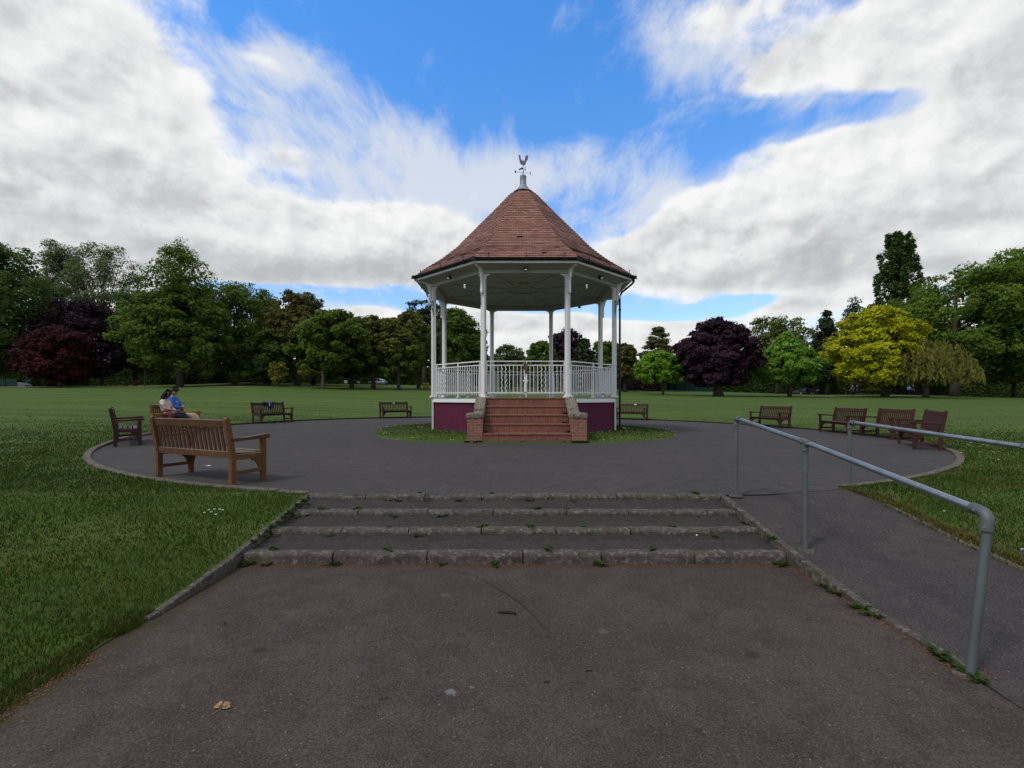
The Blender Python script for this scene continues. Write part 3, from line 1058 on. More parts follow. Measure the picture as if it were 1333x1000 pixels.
# ----------------------------------------------------------------- grass blades
def make_blades(P, d, name, hscale=1.0, dry=None, lean_in=None):
    n = len(P)
    h = (.015 + .022 * rng.random(n) ** 1.5) * hscale * (1 + .018 * d)
    cl = .5 + .5 * np.sin(P[:, 0] * 3.1 + np.sin(P[:, 1] * 2.3)) * np.sin(P[:, 1] * 2.7 + 1.1)
    h *= .7 + .6 * cl
    w = .0017 * (np.maximum(1, d / 2.6)) ** .80 * (.7 + .6 * rng.random(n))
    th = rng.random(n) * 2 * PI
    dx, dy = np.cos(th), np.sin(th)
    ln = h * (.25 + .9 * rng.random(n)); la = rng.random(n) * 2 * PI
    lx, ly = np.cos(la) * ln, np.sin(la) * ln
    v = np.zeros((n, 5, 3))
    v[:, 0] = P - np.column_stack([dx * w, dy * w, np.full(n, .004)])
    v[:, 1] = P + np.column_stack([dx * w, dy * w, np.full(n, -.004)])
    mid = P + np.column_stack([lx * .35, ly * .35, h * .6])
    v[:, 2] = mid + np.column_stack([dx * w * .8, dy * w * .8, 0 * w])
    v[:, 3] = mid - np.column_stack([dx * w * .8, dy * w * .8, 0 * w])
    v[:, 4] = P + np.column_stack([lx, ly, h])
    base = (np.arange(n) * 5)[:, None]
    f = np.concatenate([base + np.array([[0, 1, 2, 3]]), base + np.array([[3, 2, 4]])], 1)
    counts = np.tile([4, 3], n)
    patch = .5 + .5 * np.sin(P[:, 0] * .9 + 2 * np.sin(P[:, 1] * .7)) * np.sin(P[:, 1] * 1.3 + P[:, 0] * .4)
    tint = np.clip(.30 + .4 * rng.random(n) + .4 * (patch - .5), 0, 1)
    dr = np.zeros(n) if dry is None else dry
    o = np_mesh(name, v.reshape(-1, 3), f.ravel(), counts, M['blade'], attrs={'tint': ('FACE', np.repeat(tint, 2)), 'dry': ('FACE', np.repeat(dr, 2))})
    return o


def patchy(x, y):
    a = np.sin(x * 1.3 + 2.1 * np.sin(y * .8 + .5)) * np.sin(y * 1.1 + 1.7 * np.sin(x * .6))
    b = np.sin(x * 4.7 + 1.2 * np.sin(y * 3.9)) * np.sin(y * 4.1 + 1.3)
    return a * .65 + b * .35


dd = np.geomspace(1.6, 46, 400)
rho = 6500 * np.where(dd < 3.2, 1, (3.2 / dd) ** 1.55) * (1 - .97 * ss(9, 34, dd))
cdf = np.concatenate([[0], np.cumsum((rho * dd)[:-1] * np.diff(dd))])
N = int(cdf[-1] * 2.3)
ds = np.interp(rng.random(N) * cdf[-1], cdf, dd)
th = (rng.random(N) - .5) * 2.3
X = ds * np.sin(th); Y = ds * np.cos(th)
edge_ = .05 * np.sin(Y * 5.1 + 1) + .03 * np.sin(Y * 13.7) + .05 + .03 * rng.standard_normal(len(Y))
keep = (~in_paved(np.where((X < 0) & (Y < 3.4), X - edge_, X), Y)) & ~((X > XL - .015) & (X < XL + .5) & (Y < 6.3) & (Y > 3.4)) & (np.hypot(X - CC[0], Y - CC[1]) > CR + .03) & (Y > -.5)
X, Y, ds = X[keep], Y[keep], ds[keep]
er = np.where(X > 0, X - XR, 9)        # distance from the ramp edge
el_ = np.where((X < 0) & (Y < 3.2), XL - X, 9)
dryp = np.clip(1.15 - er / .42, 0, 1) * .95 * (Y < 6.3) + np.clip(1 - el_ / .15, 0, 1) * .6
pt = patchy(X, Y)
dryp = dryp + np.clip(pt - .25, 0, 1) * .8 * (rng.random(len(X)) < .6)
right_dry = (X > 4) & (Y < 9)
dryp = dryp + right_dry * np.clip(patchy(X * .8 + 3, Y * 1.4) + .1, 0, 1) * .6
dry = (rng.random(len(X)) < np.clip(dryp + .05, 0, .9)) * (.4 + .6 * rng.random(len(X)))
ne = 9000
xe = XL - .16 + .22 * rng.random(ne) ** .8; ye = .8 + 2.75 * rng.random(ne)
ok = (xe < XL + .03 * np.sin(ye * 5.1 + 1) + .03 * np.sin(ye * 13.7) + .03)
nr_ = 7000
xr = XR - .02 + .22 * rng.random(nr_) ** 1.2; yr = 2.6 + 4.0 * rng.random(nr_)
xe = np.concatenate([xe[ok], xr]); ye = np.concatenate([ye[ok], yr])
dry = np.concatenate([dry, (rng.random(len(xe)) < np.where(xe > 0, .6, .28)) * (.4 + .6 * rng.random(len(xe)))])
X = np.concatenate([X, xe]); Y = np.concatenate([Y, ye]); ds = np.hypot(X, Y)
er = np.concatenate([er, np.full(len(xe), 9.)])
P = np.column_stack([X, Y, np.where((X > XL - .005) & (X < 0) & (Y < 3.5), LOW, lawn_z(X, Y) - .010)])
thin = rng.random(len(X)) > np.clip(.6 - er / .15, 0, .5)
g = make_blades(P[thin], ds[thin], 'grass', dry=dry[thin])
g['kind'] = 'stuff'; tag(g, 'short mown green grass of the lawn around the paved circle', 'grass')

n = 16000
ra = rng.random(n) * 2 * PI; rr = np.sqrt(rng.random(n) * (1 - .36) + .36) * 5.55
okr = np.array([r_ < island_r(a_) for r_, a_ in zip(rr, ra)])
X = BX + rr * np.cos(ra); Y = BY + rr * np.sin(ra)
okr &= ~((np.abs(X - BX) < 1.75) & (Y < BY - 2))
X, Y, rr = X[okr], Y[okr], rr[okr]
rq = rr * 5.58 / np.array([island_r(a_) + .06 for a_ in np.arctan2(Y - BY, X - BX)])
zz = np.interp(rq, [3, 3.6, 4.3, 4.9, 5.3, 5.6], [.12, .115, .095, .075, .05, .01]) + plaza_z(X, Y)
tall = 1 + 1.6 * (rr < 4.0) * rng.random(len(X)) ** 2
g = make_blades(np.column_stack([X, Y, zz]), np.hypot(X, Y), 'island_grass', hscale=1.0 * tall, dry=(rng.random(len(X)) < np.where(rq > 5.2, .35, .03)) * .8)
g['kind'] = 'stuff'; tag(g, 'longer green grass ringing the purple base of the bandstand', 'grass')

# daisies
db = MB()
def daisy(x, y, z, r):
    db.lathe([(0.001, .002), (r, .004), (r * .9, -.002)], 7, (x, y, z), 0, m=0)
    db.tube([(x, y, z - .04), (x, y, z)], .0015, 4, False, m=1)
    db.sphere((x, y, z + .003), r * .35, 6, 4, m=2)
for px, d in ((266, 5.4), (275, 5.42), (279, 5.5), (286, 5.5), (281, 5.35), (290, 5.48), (272, 5.48)):
    x = at(px, d); daisy(x, d, lz(x, d) + .05, .011)
for k in range(16):
    d = 4.0 + rng.random() * 1.6; x = 4.75 + rng.random() * 1.6
    daisy(x, d, lz(x, d) + .045, .010)
for k in range(90):
    a = rng.random() * 2 * PI; r = rng.choice([3.6, 5.1]) + rng.random() * .35
    x = BX + r * math.cos(a); y = BY + r * math.sin(a)
    if abs(x - BX) < 1.8 and y < BY: continue
    daisy(x, y, .1 + .06 * (r < 4.5), .022)
for k in range(90):
    d = 6 + rng.random() * 14; x = (-1 if rng.random() < .5 else 1) * (8 + rng.random() * 9)
    if not bool(in_paved(x, d)): daisy(x, d, lz(x, d) + .06, .018)
dz = db.build('daisies', [M['daisy'], LEAF['weed'], M['yellow']]); dz['kind'] = 'stuff'
tag(dz, 'tiny white daisies scattered through the lawn grass', 'daisies')


# ----------------------------------------------------------------- bandstand
BR = 3.47
FLZ = 1.245
band = empty('bandstand', (BX, BY, 0), 0, 'octagonal bandstand with red tiled roof, white columns and purple base', 'bandstand')


def oc(r, z, k):
    a = R_(22.5 + 45 * k)
    return Vector((r * math.cos(a), r * math.sin(a), z))


def ocring(b, prof, m=0):
    return b.lathe(prof, 8, (0, 0, 0), R_(22.5), m=m)


b = MB(); b.lathe([(BR - .05, -.05), (BR - .05, 1.09)], 8, (0, 0, 0), R_(22.5), cap=True)
pl = b.build('base_wall', M['purple'], band)
b = MB(); ocring(b, [(BR - .1, 1.085), (BR + .015, 1.085), (BR + .015, 1.225), (BR - .1, 1.225)])
b.build('fascia', M['white'], band, bevel=.006)
b = MB(); b.lathe([(BR - .04, 1.19), (BR + .03, 1.226), (BR + .03, FLZ), (.01, FLZ)], 8, (0, 0, 0), R_(22.5))
b.build('floor', M['floor'], band)
for k in range(8):
    if k in (5, 6): continue
    p = oc(BR - .02, .6, k)
    b = MB(); b.box(p, (.05, .05, 1.1), Matrix.Rotation(R_(22.5 + 45 * k), 3, 'Z'))
    b.build('corner_trim', M['white'], band)

BEAM0, BEAM1 = 5.09, 5.32
cols = []
for k in range(8):
    p = oc(BR - .055, 0, k)
    rot = Matrix.Rotation(R_(22.5 + 45 * k), 3, 'Z')
    b = MB()
    b.box((p.x, p.y, (FLZ + BEAM0) / 2), (.148, .148, BEAM0 - FLZ), rot)
    o = b.build('column', M['rusty_white'], band, bevel=.022, seg=1)
    b = MB(); b.box((p.x, p.y, FLZ + .02), (.25, .25, .04), rot)
    b.box((p.x, p.y, FLZ + .06), (.20, .20, .05), rot)
    b.build('base_plate', M['rusty_white'], o, bevel=.006)
    # scroll bracket under the eave
    rad = Vector((math.cos(R_(22.5 + 45 * k)), math.sin(R_(22.5 + 45 * k)), 0))
    poly = [(.084, -.62), (.15, -.62), (.165, -.56), (.155, -.50), (.15, -.25), (.17, -.17), (.20, -.10), (.215, -.02), (.25, .06), (.32, .11), (.42, .135), (.50, .135), (.535, .165), (.52, .20), (.084, .20)]
    b = MB(); b.prism(poly, (p.x, p.y, BEAM0), rad, (0, 0, 1), .075)
    b.build('eave_bracket', M['white'], o, bevel=.008)
    # quarter-round fillets where the column meets the beam
    b = MB()
    for s in (-1, 1):
        q = oc(BR - .055, 0, (k + s) % 8)
        dv = (q - p).normalized()
        pg = [(.06, 0)] + [(.06 + .15 * (1 - math.cos(t)), -.15 + .15 * (1 - math.sin(t)) if False else -.15 * math.cos(t)) for t in np.linspace(0, PI / 2, 6)]
        pg = [(.05, .0), (.05, -.16), (.085, -.16), (.10, -.09), (.14, -.045), (.21, -.035), (.21, 0)]
        b.prism(pg, (p.x, p.y, BEAM0), dv, (0, 0, 1), .06)
    b.build('fillet', M['white'], o)
    # curly iron flower-basket hook on the outside of the column
    if k in (4, 5, 6, 7):
        b = MB()
        sd_ = Vector({4: (-.1, -1, 0), 7: (.1, -1, 0), 5: (-1, -.35, 0), 6: (1, -.35, 0)}[k]).normalized()
        base = Vector((p.x, p.y, 4.42)) + sd_ * .09 + (Vector((0, -.06, 0)) if k in (5, 6) else Vector((0, 0, 0)))
        arm = [base + sd_ * (.5 * t) + Vector((0, 0, -.03 + .22 * t + .03 * math.sin(t * 6))) for t in np.linspace(0, 1, 8)]
        b.tube(arm, .012, 6)
        b.tube([base + Vector((0, 0, .2)), base + Vector((0, 0, -.34))], .009, 6)
        b.tube([base + Vector((0, 0, -.30)) + sd_ * 0, base + sd_ * .12 + Vector((0, 0, -.12)), base + sd_ * .25 + Vector((0, 0, .03))], .008, 6)
        for q0 in (.13, -.12):
            c0 = base + sd_ * .09 + Vector((0, 0, q0))
            b.tube([c0 + sd_ * (.055 * math.cos(t) * (1 - t / 9)) + Vector((0, 0, .055 * math.sin(t) * (1 - t / 9))) for t in np.linspace(0, 7, 18)], .007, 5)
        tip = arm[-1]
        hb = b.build('basket_hook', M['vane'], o, smooth=True)
        b = MB(); b.lathe([(.0, -.03), (.03, -.02), (.03, .03), (.018, .045), (.03, .06), (.03, .10), (0, .11)], 10, tip)
        b.build('insulator', M['white'], hb, smooth=True)
    cols.append(o)

# ring beam, ceiling, soffit
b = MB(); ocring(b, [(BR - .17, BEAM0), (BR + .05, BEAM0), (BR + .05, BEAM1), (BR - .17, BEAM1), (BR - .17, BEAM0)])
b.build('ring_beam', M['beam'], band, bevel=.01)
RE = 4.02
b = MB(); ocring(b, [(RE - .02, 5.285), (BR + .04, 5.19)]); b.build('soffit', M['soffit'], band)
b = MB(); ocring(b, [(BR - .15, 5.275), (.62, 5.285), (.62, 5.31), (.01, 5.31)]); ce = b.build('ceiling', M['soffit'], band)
b = MB()
for k in range(8):
    p0 = oc(BR - .2, 5.265, k); p1 = oc(.64, 5.275, k)
    b.bar(p0, p1, .055, .03)
    q0 = oc(.63, 5.28, k); q1 = oc(.63, 5.28, k + 1); b.bar(q0, q1, .05, .03)
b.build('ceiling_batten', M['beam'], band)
for (lx, ly) in ((0.0, -1.1), (0.02, 2.4)):
    b = MB(); b.lathe([(0.005, -.10), (.09, -.09), (.155, -.05), (.165, -.012), (.165, .01)], 20, (lx, ly, 5.262))
    b.build('ceiling_lamp', M['lampglass'], band, smooth=True)
b = MB(); ocring(b, [(RE - .04, 5.275), (RE + .005, 5.275), (RE + .005, 5.345), (RE - .04, 5.345), (RE - .04, 5.275)])
b.build('fascia_board', M['white'], band)
# gutter: half-round channel
pr = [(RE + .01 + .062 - .062 * math.cos(t), 5.415 - .075 * math.sin(t) - .0) for t in np.linspace(0, PI, 9)]
pr = [(RE + .005, 5.42)] + pr + [(RE + .135, 5.42), (RE + .125, 5.405)]
b = MB(); ocring(b, pr)
gu = b.build('gutter', M['black'], band)
for k in range(8):
    A, B_ = oc(RE + .14, 5.42, k), oc(RE + .14, 5.42, k + 1)
    nr = ((A + B_) / 2).normalized(); nr.z = 0
    for f in (.15, .5, .86):
        q = A.lerp(B_, f)
        b = MB()
        b.bar(q + Vector((0, 0, -.10)), q + Vector((0, 0, .13)), .022, .022, up=(0, 1, 0) if abs(nr.x) > .5 else (1, 0, 0))
        b.bar(q + Vector((0, 0, .0)), q - nr * .16 + Vector((0, 0, -.09)), .02, .02)
        b.build('gutter_bracket', M['black'], gu)
    b = MB(); b.box(oc(RE + .075, 5.38, k), (.17, .17, .085), Matrix.Rotation(R_(22.5 + 45 * k), 3, 'Z'))
    b.build('gutter_corner', M['black'], gu)

# tiled roof: courses that really overlap
prof_r = [4.06, 3.66, 3.24, 2.91, 2.56, 2.14, 1.706, 1.264, .816, .52, .30]
prof_z = [5.43, 5.75, 6.03, 6.30, 6.60, 7.06, 7.53, 8.00, 8.50, 8.83, 8.965]
arc = [0]
for i in range(1, len(prof_r)):
    arc.append(arc[-1] + math.hypot(prof_r[i] - prof_r[i - 1], prof_z[i] - prof_z[i - 1]))
NC = 42
cs = np.linspace(0, arc[-1], NC + 1)
cr = np.interp(cs, arc, prof_r); cz = np.interp(cs, arc, prof_z)
vs = []; fs = []; mi = []; uvs = []
TH = .030
for i in range(NC):
    rb, zb, rt, zt = cr[i], cz[i], cr[i + 1], cz[i + 1]
    L = math.hypot(rt - rb, zt - zb); nx, nz = (zt - zb) / L, -(rt - rb) / L
    for k in range(8):
        for s in range(1):
            o0 = len(vs)
            A, B_ = oc(1, 0, k), oc(1, 0, k + 1)
            wob = [.004 * rng.standard_normal() for _ in range(2)]
            nseg = max(2, int(12 * rb / 4))
            for q in range(nseg + 1):
                d = A.lerp(B_, q / nseg)
                wv = .0022 * rng.standard_normal()
                rb2 = rb + nx * (TH + wv); zb2 = zb + nz * (TH + wv) - .012 * 1 + wv * .8
                rt2 = rt + nx * .002; zt2 = zt + nz * .002
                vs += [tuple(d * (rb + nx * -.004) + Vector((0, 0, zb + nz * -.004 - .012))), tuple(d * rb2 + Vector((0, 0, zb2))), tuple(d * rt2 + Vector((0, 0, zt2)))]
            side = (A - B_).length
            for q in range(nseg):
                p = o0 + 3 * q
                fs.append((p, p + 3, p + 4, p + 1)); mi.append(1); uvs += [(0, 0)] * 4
                fs.append((p + 1, p + 4, p + 5, p + 2)); mi.append(0)
                u0 = (q / nseg - .5) * side * rb + k * 7.3; u1 = ((q + 1) / nseg - .5) * side * rb + k * 7.3
                uvs += [(u0, i + .05 + k * 60), (u1, i + .05 + k * 60), (u1, i + .95 + k * 60), (u0, i + .95 + k * 60)]
# a few slipped tiles
for (u, i, w) in ((-.17, 13, .20), (-1.15, 14, .16), (.55, 2, .14), (.98, 6, .15), (1.5, 25, .13)):
    if i >= NC: continue
    rr_ = cr[i] * .9239
    if abs(u) > cr[i] * .3827 - .05: continue
    L = math.hypot(cr[i + 1] - cr[i], cz[i + 1] - cz[i]); nx = (cz[i + 1] - cz[i]) / L; nz = -(cr[i + 1] - cr[i]) / L
    o0 = len(vs)
    for uu in (u - w / 2, u + w / 2):
        for f, hgt in ((.1, TH + .006), (.75, .010)):
            r_ = (cr[i] + (cr[i + 1] - cr[i]) * f) * .9239 + nx * hgt; z_ = cz[i] + (cz[i + 1] - cz[i]) * f + nz * hgt
            vs.append((uu, -r_, z_))
    fs.append((o0, o0 + 2, o0 + 3, o0 + 1)); mi.append(2); uvs += [(0, 0)] * 4
me = bpy.data.meshes.new('roof'); me.from_pydata(vs, [], fs)
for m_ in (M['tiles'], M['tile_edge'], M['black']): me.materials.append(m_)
me.polygons.foreach_set('material_index', mi)
ul = me.uv_layers.new(name='UVMap')
ul.data.foreach_set('uv', np.array(uvs, np.float32).ravel())
roof = bpy.data.objects.new('roof', me); link(roof, band)
# lead cap and finial
b = MB()
b.lathe([(.39, 8.95), (.34, 8.975), (.29, 9.02), (.215, 9.11), (.155, 9.20), (.120, 9.27)], 16, (0, 0, 0), R_(22.5))
b.lathe([(.120, 9.27), (.126, 9.28), (.120, 9.30), (.116, 9.54), (.125, 9.56), (.10, 9.61), (.02, 9.635)], 16)
b.build('lead_cap', M['lead'], roof, smooth='auto')
vane = MB()
vane.tube([(0, 0, 9.6), (0, 0, 10.03)], .011, 8)
vn = vane.build('weather_vane', M['vane'], band, smooth=True)
ck = [(-.20, .34), (-.235, .33), (-.20, .30), (-.205, .245), (-.185, .18), (-.165, .10), (-.16, .05), (-.13, 0.0), (-.08, -.045), (-.02, -.06), (.05, -.055), (.10, -.03), (.125, .03), (.15, .11), (.20, .17), (.235, .25), (.24, .33), (.215, .385), (.165, .39), (.12, .345), (.10, .27), (.08, .19), (.04, .135), (-.01, .125), (-.06, .145), (-.10, .19), (-.13, .24), (-.12, .30), (-.15, .345), (-.165, .325), (-.175, .36), (-.19, .335)]
b = MB(); b.prism([(p * .82, q * .88) for p, q in ck], (0, 0, 10.05), (.96, .28, 0), (0, 0, 1), .025)
b.build('cockerel', M['vane_pale'], vn)
b = MB()
ang0 = R_(14)
for k in range(2):
    dv = Vector((math.cos(ang0 + k * PI / 2), math.sin(ang0 + k * PI / 2), 0))
    b.tube([dv * -.27 + Vector((0, 0, 9.72)), dv * .27 + Vector((0, 0, 9.72))], .006, 6)
b.prism([(-.18, -.02), (-.05, .055), (-.01, .055), (-.01, -.015), (-.09, -.02), (-.13, -.07)], (0, 0, 9.85), (.95, .3, 0), (0, 0, 1), .014)
b.build('arms', M['vane'], vn)
STROKES = {'N': [[(-.5, -1), (-.5, 1), (.5, -1), (.5, 1)]], 'E': [[(.5, 1), (-.5, 1), (-.5, -1), (.5, -1)], [(-.5, 0), (.3, 0)]],
           'S': [[(.5, .8), (0, 1), (-.5, .6), (-.3, .1), (.3, -.1), (.5, -.6), (0, -1), (-.5, -.8)]], 'W': [[(-.7, 1), (-.35, -1), (0, .5), (.35, -1), (.7, 1)]]}
for k, ch in enumerate(('E', 'N', 'W', 'S')):
    a = ang0 + k * PI / 2
    dv = Vector((math.cos(a), math.sin(a), 0))
    c0 = dv * .30 + Vector((0, 0, 9.72))
    ux = Vector((math.cos(ang0), math.sin(ang0), 0)) if k % 2 else Vector((math.cos(ang0 + PI / 2), math.sin(ang0 + PI / 2), 0))
    if k % 2 == 0: ux = Vector((.6, .8, 0))
    b = MB()
    for stx in STROKES[ch]:
        pts_ = [c0 + ux * (p * .055) + Vector((0, 0, q * .055)) for p, q in stx]
        for p, q in zip(pts_[:-1], pts_[1:]):
            b.bar(p, q, .013, .013)
    b.build('compass_letter', M['vane'], vn)

# small spotlights under the eave
for k in (4, 5, 6, 7, 3, 0):
    m_ = (oc(RE - .28, 5.2, k) + oc(RE - .28, 5.2, k + 1)) / 2
    b = MB(); nr = Vector((m_.x, m_.y, 0)).normalized()
    b.tube([m_ + Vector((0, 0, .06)), m_ + Vector((0, 0, -.02))], .02, 8)
    b.tube([m_ + Vector((0, 0, -.03)) - nr * .05, m_ + Vector((0, 0, -.05)), m_ + Vector((0, 0, -.08)) + nr * .06], [.04, .06, .065], 10)
    sp = b.build('spotlight', M['black'], band, smooth='auto')
    b = MB(); b.sphere(m_ + Vector((0, 0, -.08)) + nr * .055, .052, 10, 6); b.build('lens', M['bolt'], sp, smooth=True)

# rain-water pipes
def downpipe(k, off, bend):
    c = oc(RE + .06, 5.36, k)
    col_ = oc(BR + .09, 0, k) + Vector(off)
    pts_ = [c, c + Vector((0, 0, -.12)), c.lerp(Vector((col_.x, col_.y, c.z)), .12) + Vector((0, 0, -.2)), c.lerp(Vector((col_.x, col_.y, c.z)), .85) + Vector((0, 0, -.46)), Vector((col_.x, col_.y, c.z - .60)), Vector((col_.x, col_.y, c.z - .8)), Vector((col_.x, col_.y, 2)), Vector((col_.x, col_.y, .06))]
    b = MB(); b.tube(pts_, .037, 10)
    for z in (4.3, 2.9, 1.35, .9):
        b.tube([Vector((col_.x, col_.y, z - .03)), Vector((col_.x, col_.y, z + .03))], .048, 10)
    b.build('downpipe', M['black'], band, smooth='auto')


downpipe(7, (.04, -.02, 0), 0)
downpipe(3, (-.02, .03, 0), 0)

# railings
def railing(k, gate=None, f0=0.0, f1=1.0):
    P0, P1 = oc(BR - .055, 0, k), oc(BR - .055, 0, k + 1)
    A = P0.lerp(P1, f0); B_ = P0.lerp(P1, f1)
    d = (B_ - A).normalized()
    if f0 == 0: A = A + d * .09
    if f1 == 1: B_ = B_ - d * .09
    L = (B_ - A).length
    n_ = Vector((d.y, -d.x, 0))
    b = MB()
    def up(p, z): return Vector((p.x, p.y, FLZ + z))
    rot = Matrix((d, -n_, Vector((0, 0, 1)))).transposed()
    if gate is None:
        b.bar(up(A, 1.135), up(B_, 1.135), .045, .035)
        b.bar(up(A, 1.015), up(B_, 1.015), .03, .03)
        b.bar(up(A, .155), up(B_, .155), .028, .028)
        nb = 21
    else:
        b.bar(up(A, 1.13), up(B_, 1.13), .03, .03)
        b.bar(up(A, 1.005), up(B_, 1.005), .03, .03)
        b.bar(up(A, .15), up(B_, .15), .035, .035)
        for e in (A + d * .015, B_ - d * .015):
            b.bar(up(e, .10), up(e, 1.15), .035, .035, up=(0, 1, 0))
        nb = 10
    wavy = {4, 5, 15, 16} if gate is None else {4, 5} if gate == 'a' else {4, 5}
    for i in range(1, nb):
        p = A + d * (L * i / nb)
        if gate is None and i == nb // 2: 
            pass
        if i in wavy:
            pts_ = [up(p, .16 + .85 * t) + d * (.014 * math.sin(t * 2 * PI * 5)) + n_ * (.006 * math.cos(t * 2 * PI * 5)) for t in np.linspace(0, 1, 50)]
            b.tube(pts_, .0135, 6, False)
        else:
            b.bar(up(p, .075 if gate is None else .15), up(p, 1.01), .019, .019, up=tuple(n_))
    if gate is None:
        mid = (A + B_) / 2 + d * (L * .5 / nb)
        b.bar(up(mid, 0), up(mid, 1.13), .04, .04, up=tuple(n_))
        b.box(up(mid, .012), (.12, .12, .024), rot)
        for e in (A + d * .07, B_ - d * .07):
            b.bar(up(e, 0), up(e, 1.13), .03, .03, up=tuple(n_))
    name = 'railing' if gate is None else 'gate'
    return b.build(name, M['rusty_white'], band)


for k in range(8):
    if k == 5: continue
    railing(k)
# stubs below the gate line
b = MB()
P0, P1 = oc(BR - .055, 0, 5), oc(BR - .055, 0, 6)
for i in range(1, 20):
    p = P0.lerp(P1, i / 20)
railing(5, 'a', 0.0, .494)
g2 = railing(5, 'b', .506, 1.0)
b = MB()
gm = (P0 + P1) / 2
b.box((gm.x - .01, gm.y - .03, FLZ + .98), (.10, .05, .16)); b.box((gm.x + .02, gm.y - .04, FLZ + .84), (.07, .05, .15))
b.tube([(gm.x - .05, gm.y - .04, FLZ + 1.12), (gm.x + .06, gm.y - .04, FLZ + 1.02), (gm.x - .04, gm.y - .04, FLZ + .95), (gm.x + .05, gm.y - .04, FLZ + .86)], .017, 6)
b.build('padlock', M['rust'], band, bevel=.012)
b = MB()
b.box((gm.x, gm.y - .03, FLZ + .52), (.17, .03, .035)); b.box((gm.x + .02, gm.y - .035, FLZ + .56), (.055, .04, .24))
b.box((gm.x, gm.y - .025, FLZ + .38), (.05, .04, .4)); b.box((gm.x + .02, gm.y - .03, FLZ + .10), (.028, .028, .30))
b.build('gate_bolt', M['rusty_white'], band, bevel=.006)

# brick stair
RI = FLZ / 5
YB = -(18 - 13.28); TR = .362
for i in range(5):
    y0 = YB + i * TR
    zt = RI * (i + 1)
    b = MB()
    b.box((0, (y0 - 2.9) / 2, (zt - .045) / 2 - .03), (2.44, abs(-2.9 - y0), zt - .045 + .06))
    so_ = b.build('brick_step', M['stair_brick'], band, bevel=.006)
    b = MB(); b.box((0, (y0 - .02 - 2.9) / 2, zt - .0225), (2.44, abs(-2.9 - y0) + .02, .045))
    b.build('nosing', M['nosing'], so_, bevel=.012)
for s in (-1, 1):
    xo = s * 1.22
    b = MB()
    # low pier in front
    pw = .43
    xc = s * (1.235 + pw / 2)
    b.box((xc, YB + .24, .31), (pw, .52, .72))
    poly = [(YB + .2, -.05), (-3.1, -.05), (-3.1, FLZ - .12), (-3.25, FLZ - .12), (YB + .40, .66), (YB + .2, .66)]
    b.prism(poly, (s * 1.38, 0, 0), (0, 1, 0), (0, 0, 1), .27)
    wo = b.build('wing_wall', M['wing_brick'], band, bevel=.012)
    b = MB()
    b.box((xc + s * .005, YB + .24, .735), (pw + .03, .56, .15))
    poly = [(YB + .42, .64), (-3.24, FLZ - .135), (-3.06, FLZ - .135), (-3.06, FLZ + .035), (-3.26, FLZ + .03), (-3.42, FLZ - .05), (YB + .44, .81)]
    b.prism(poly, (s * 1.375, 0, 0), (0, 1, 0), (0, 0, 1), .32)
    cp = b.build('coping', M['coping'], wo, bevel=.045, seg=3)
    bm = bmesh.new(); bm.from_mesh(cp.data)
    bmesh.ops.triangulate(bm, faces=bm.faces[:])
    for _ in range(3):
        bmesh.ops.subdivide_edges(bm, edges=[e for e in bm.edges if e.calc_length() > .06], cuts=1)
        bmesh.ops.triangulate(bm, faces=[f for f in bm.faces if len(f.verts) > 3])
    bm.normal_update()
    for v in bm.verts:
        v.co += v.normal * (.012 * math.sin(v.co.x * 31 + v.co.z * 17) * math.sin(v.co.y * 27 + 1) + .005 * rng.standard_normal())
    bm.to_mesh(cp.data); bm.free()
    cp.data.polygons.foreach_set('use_smooth', [True] * len(cp.data.polygons))

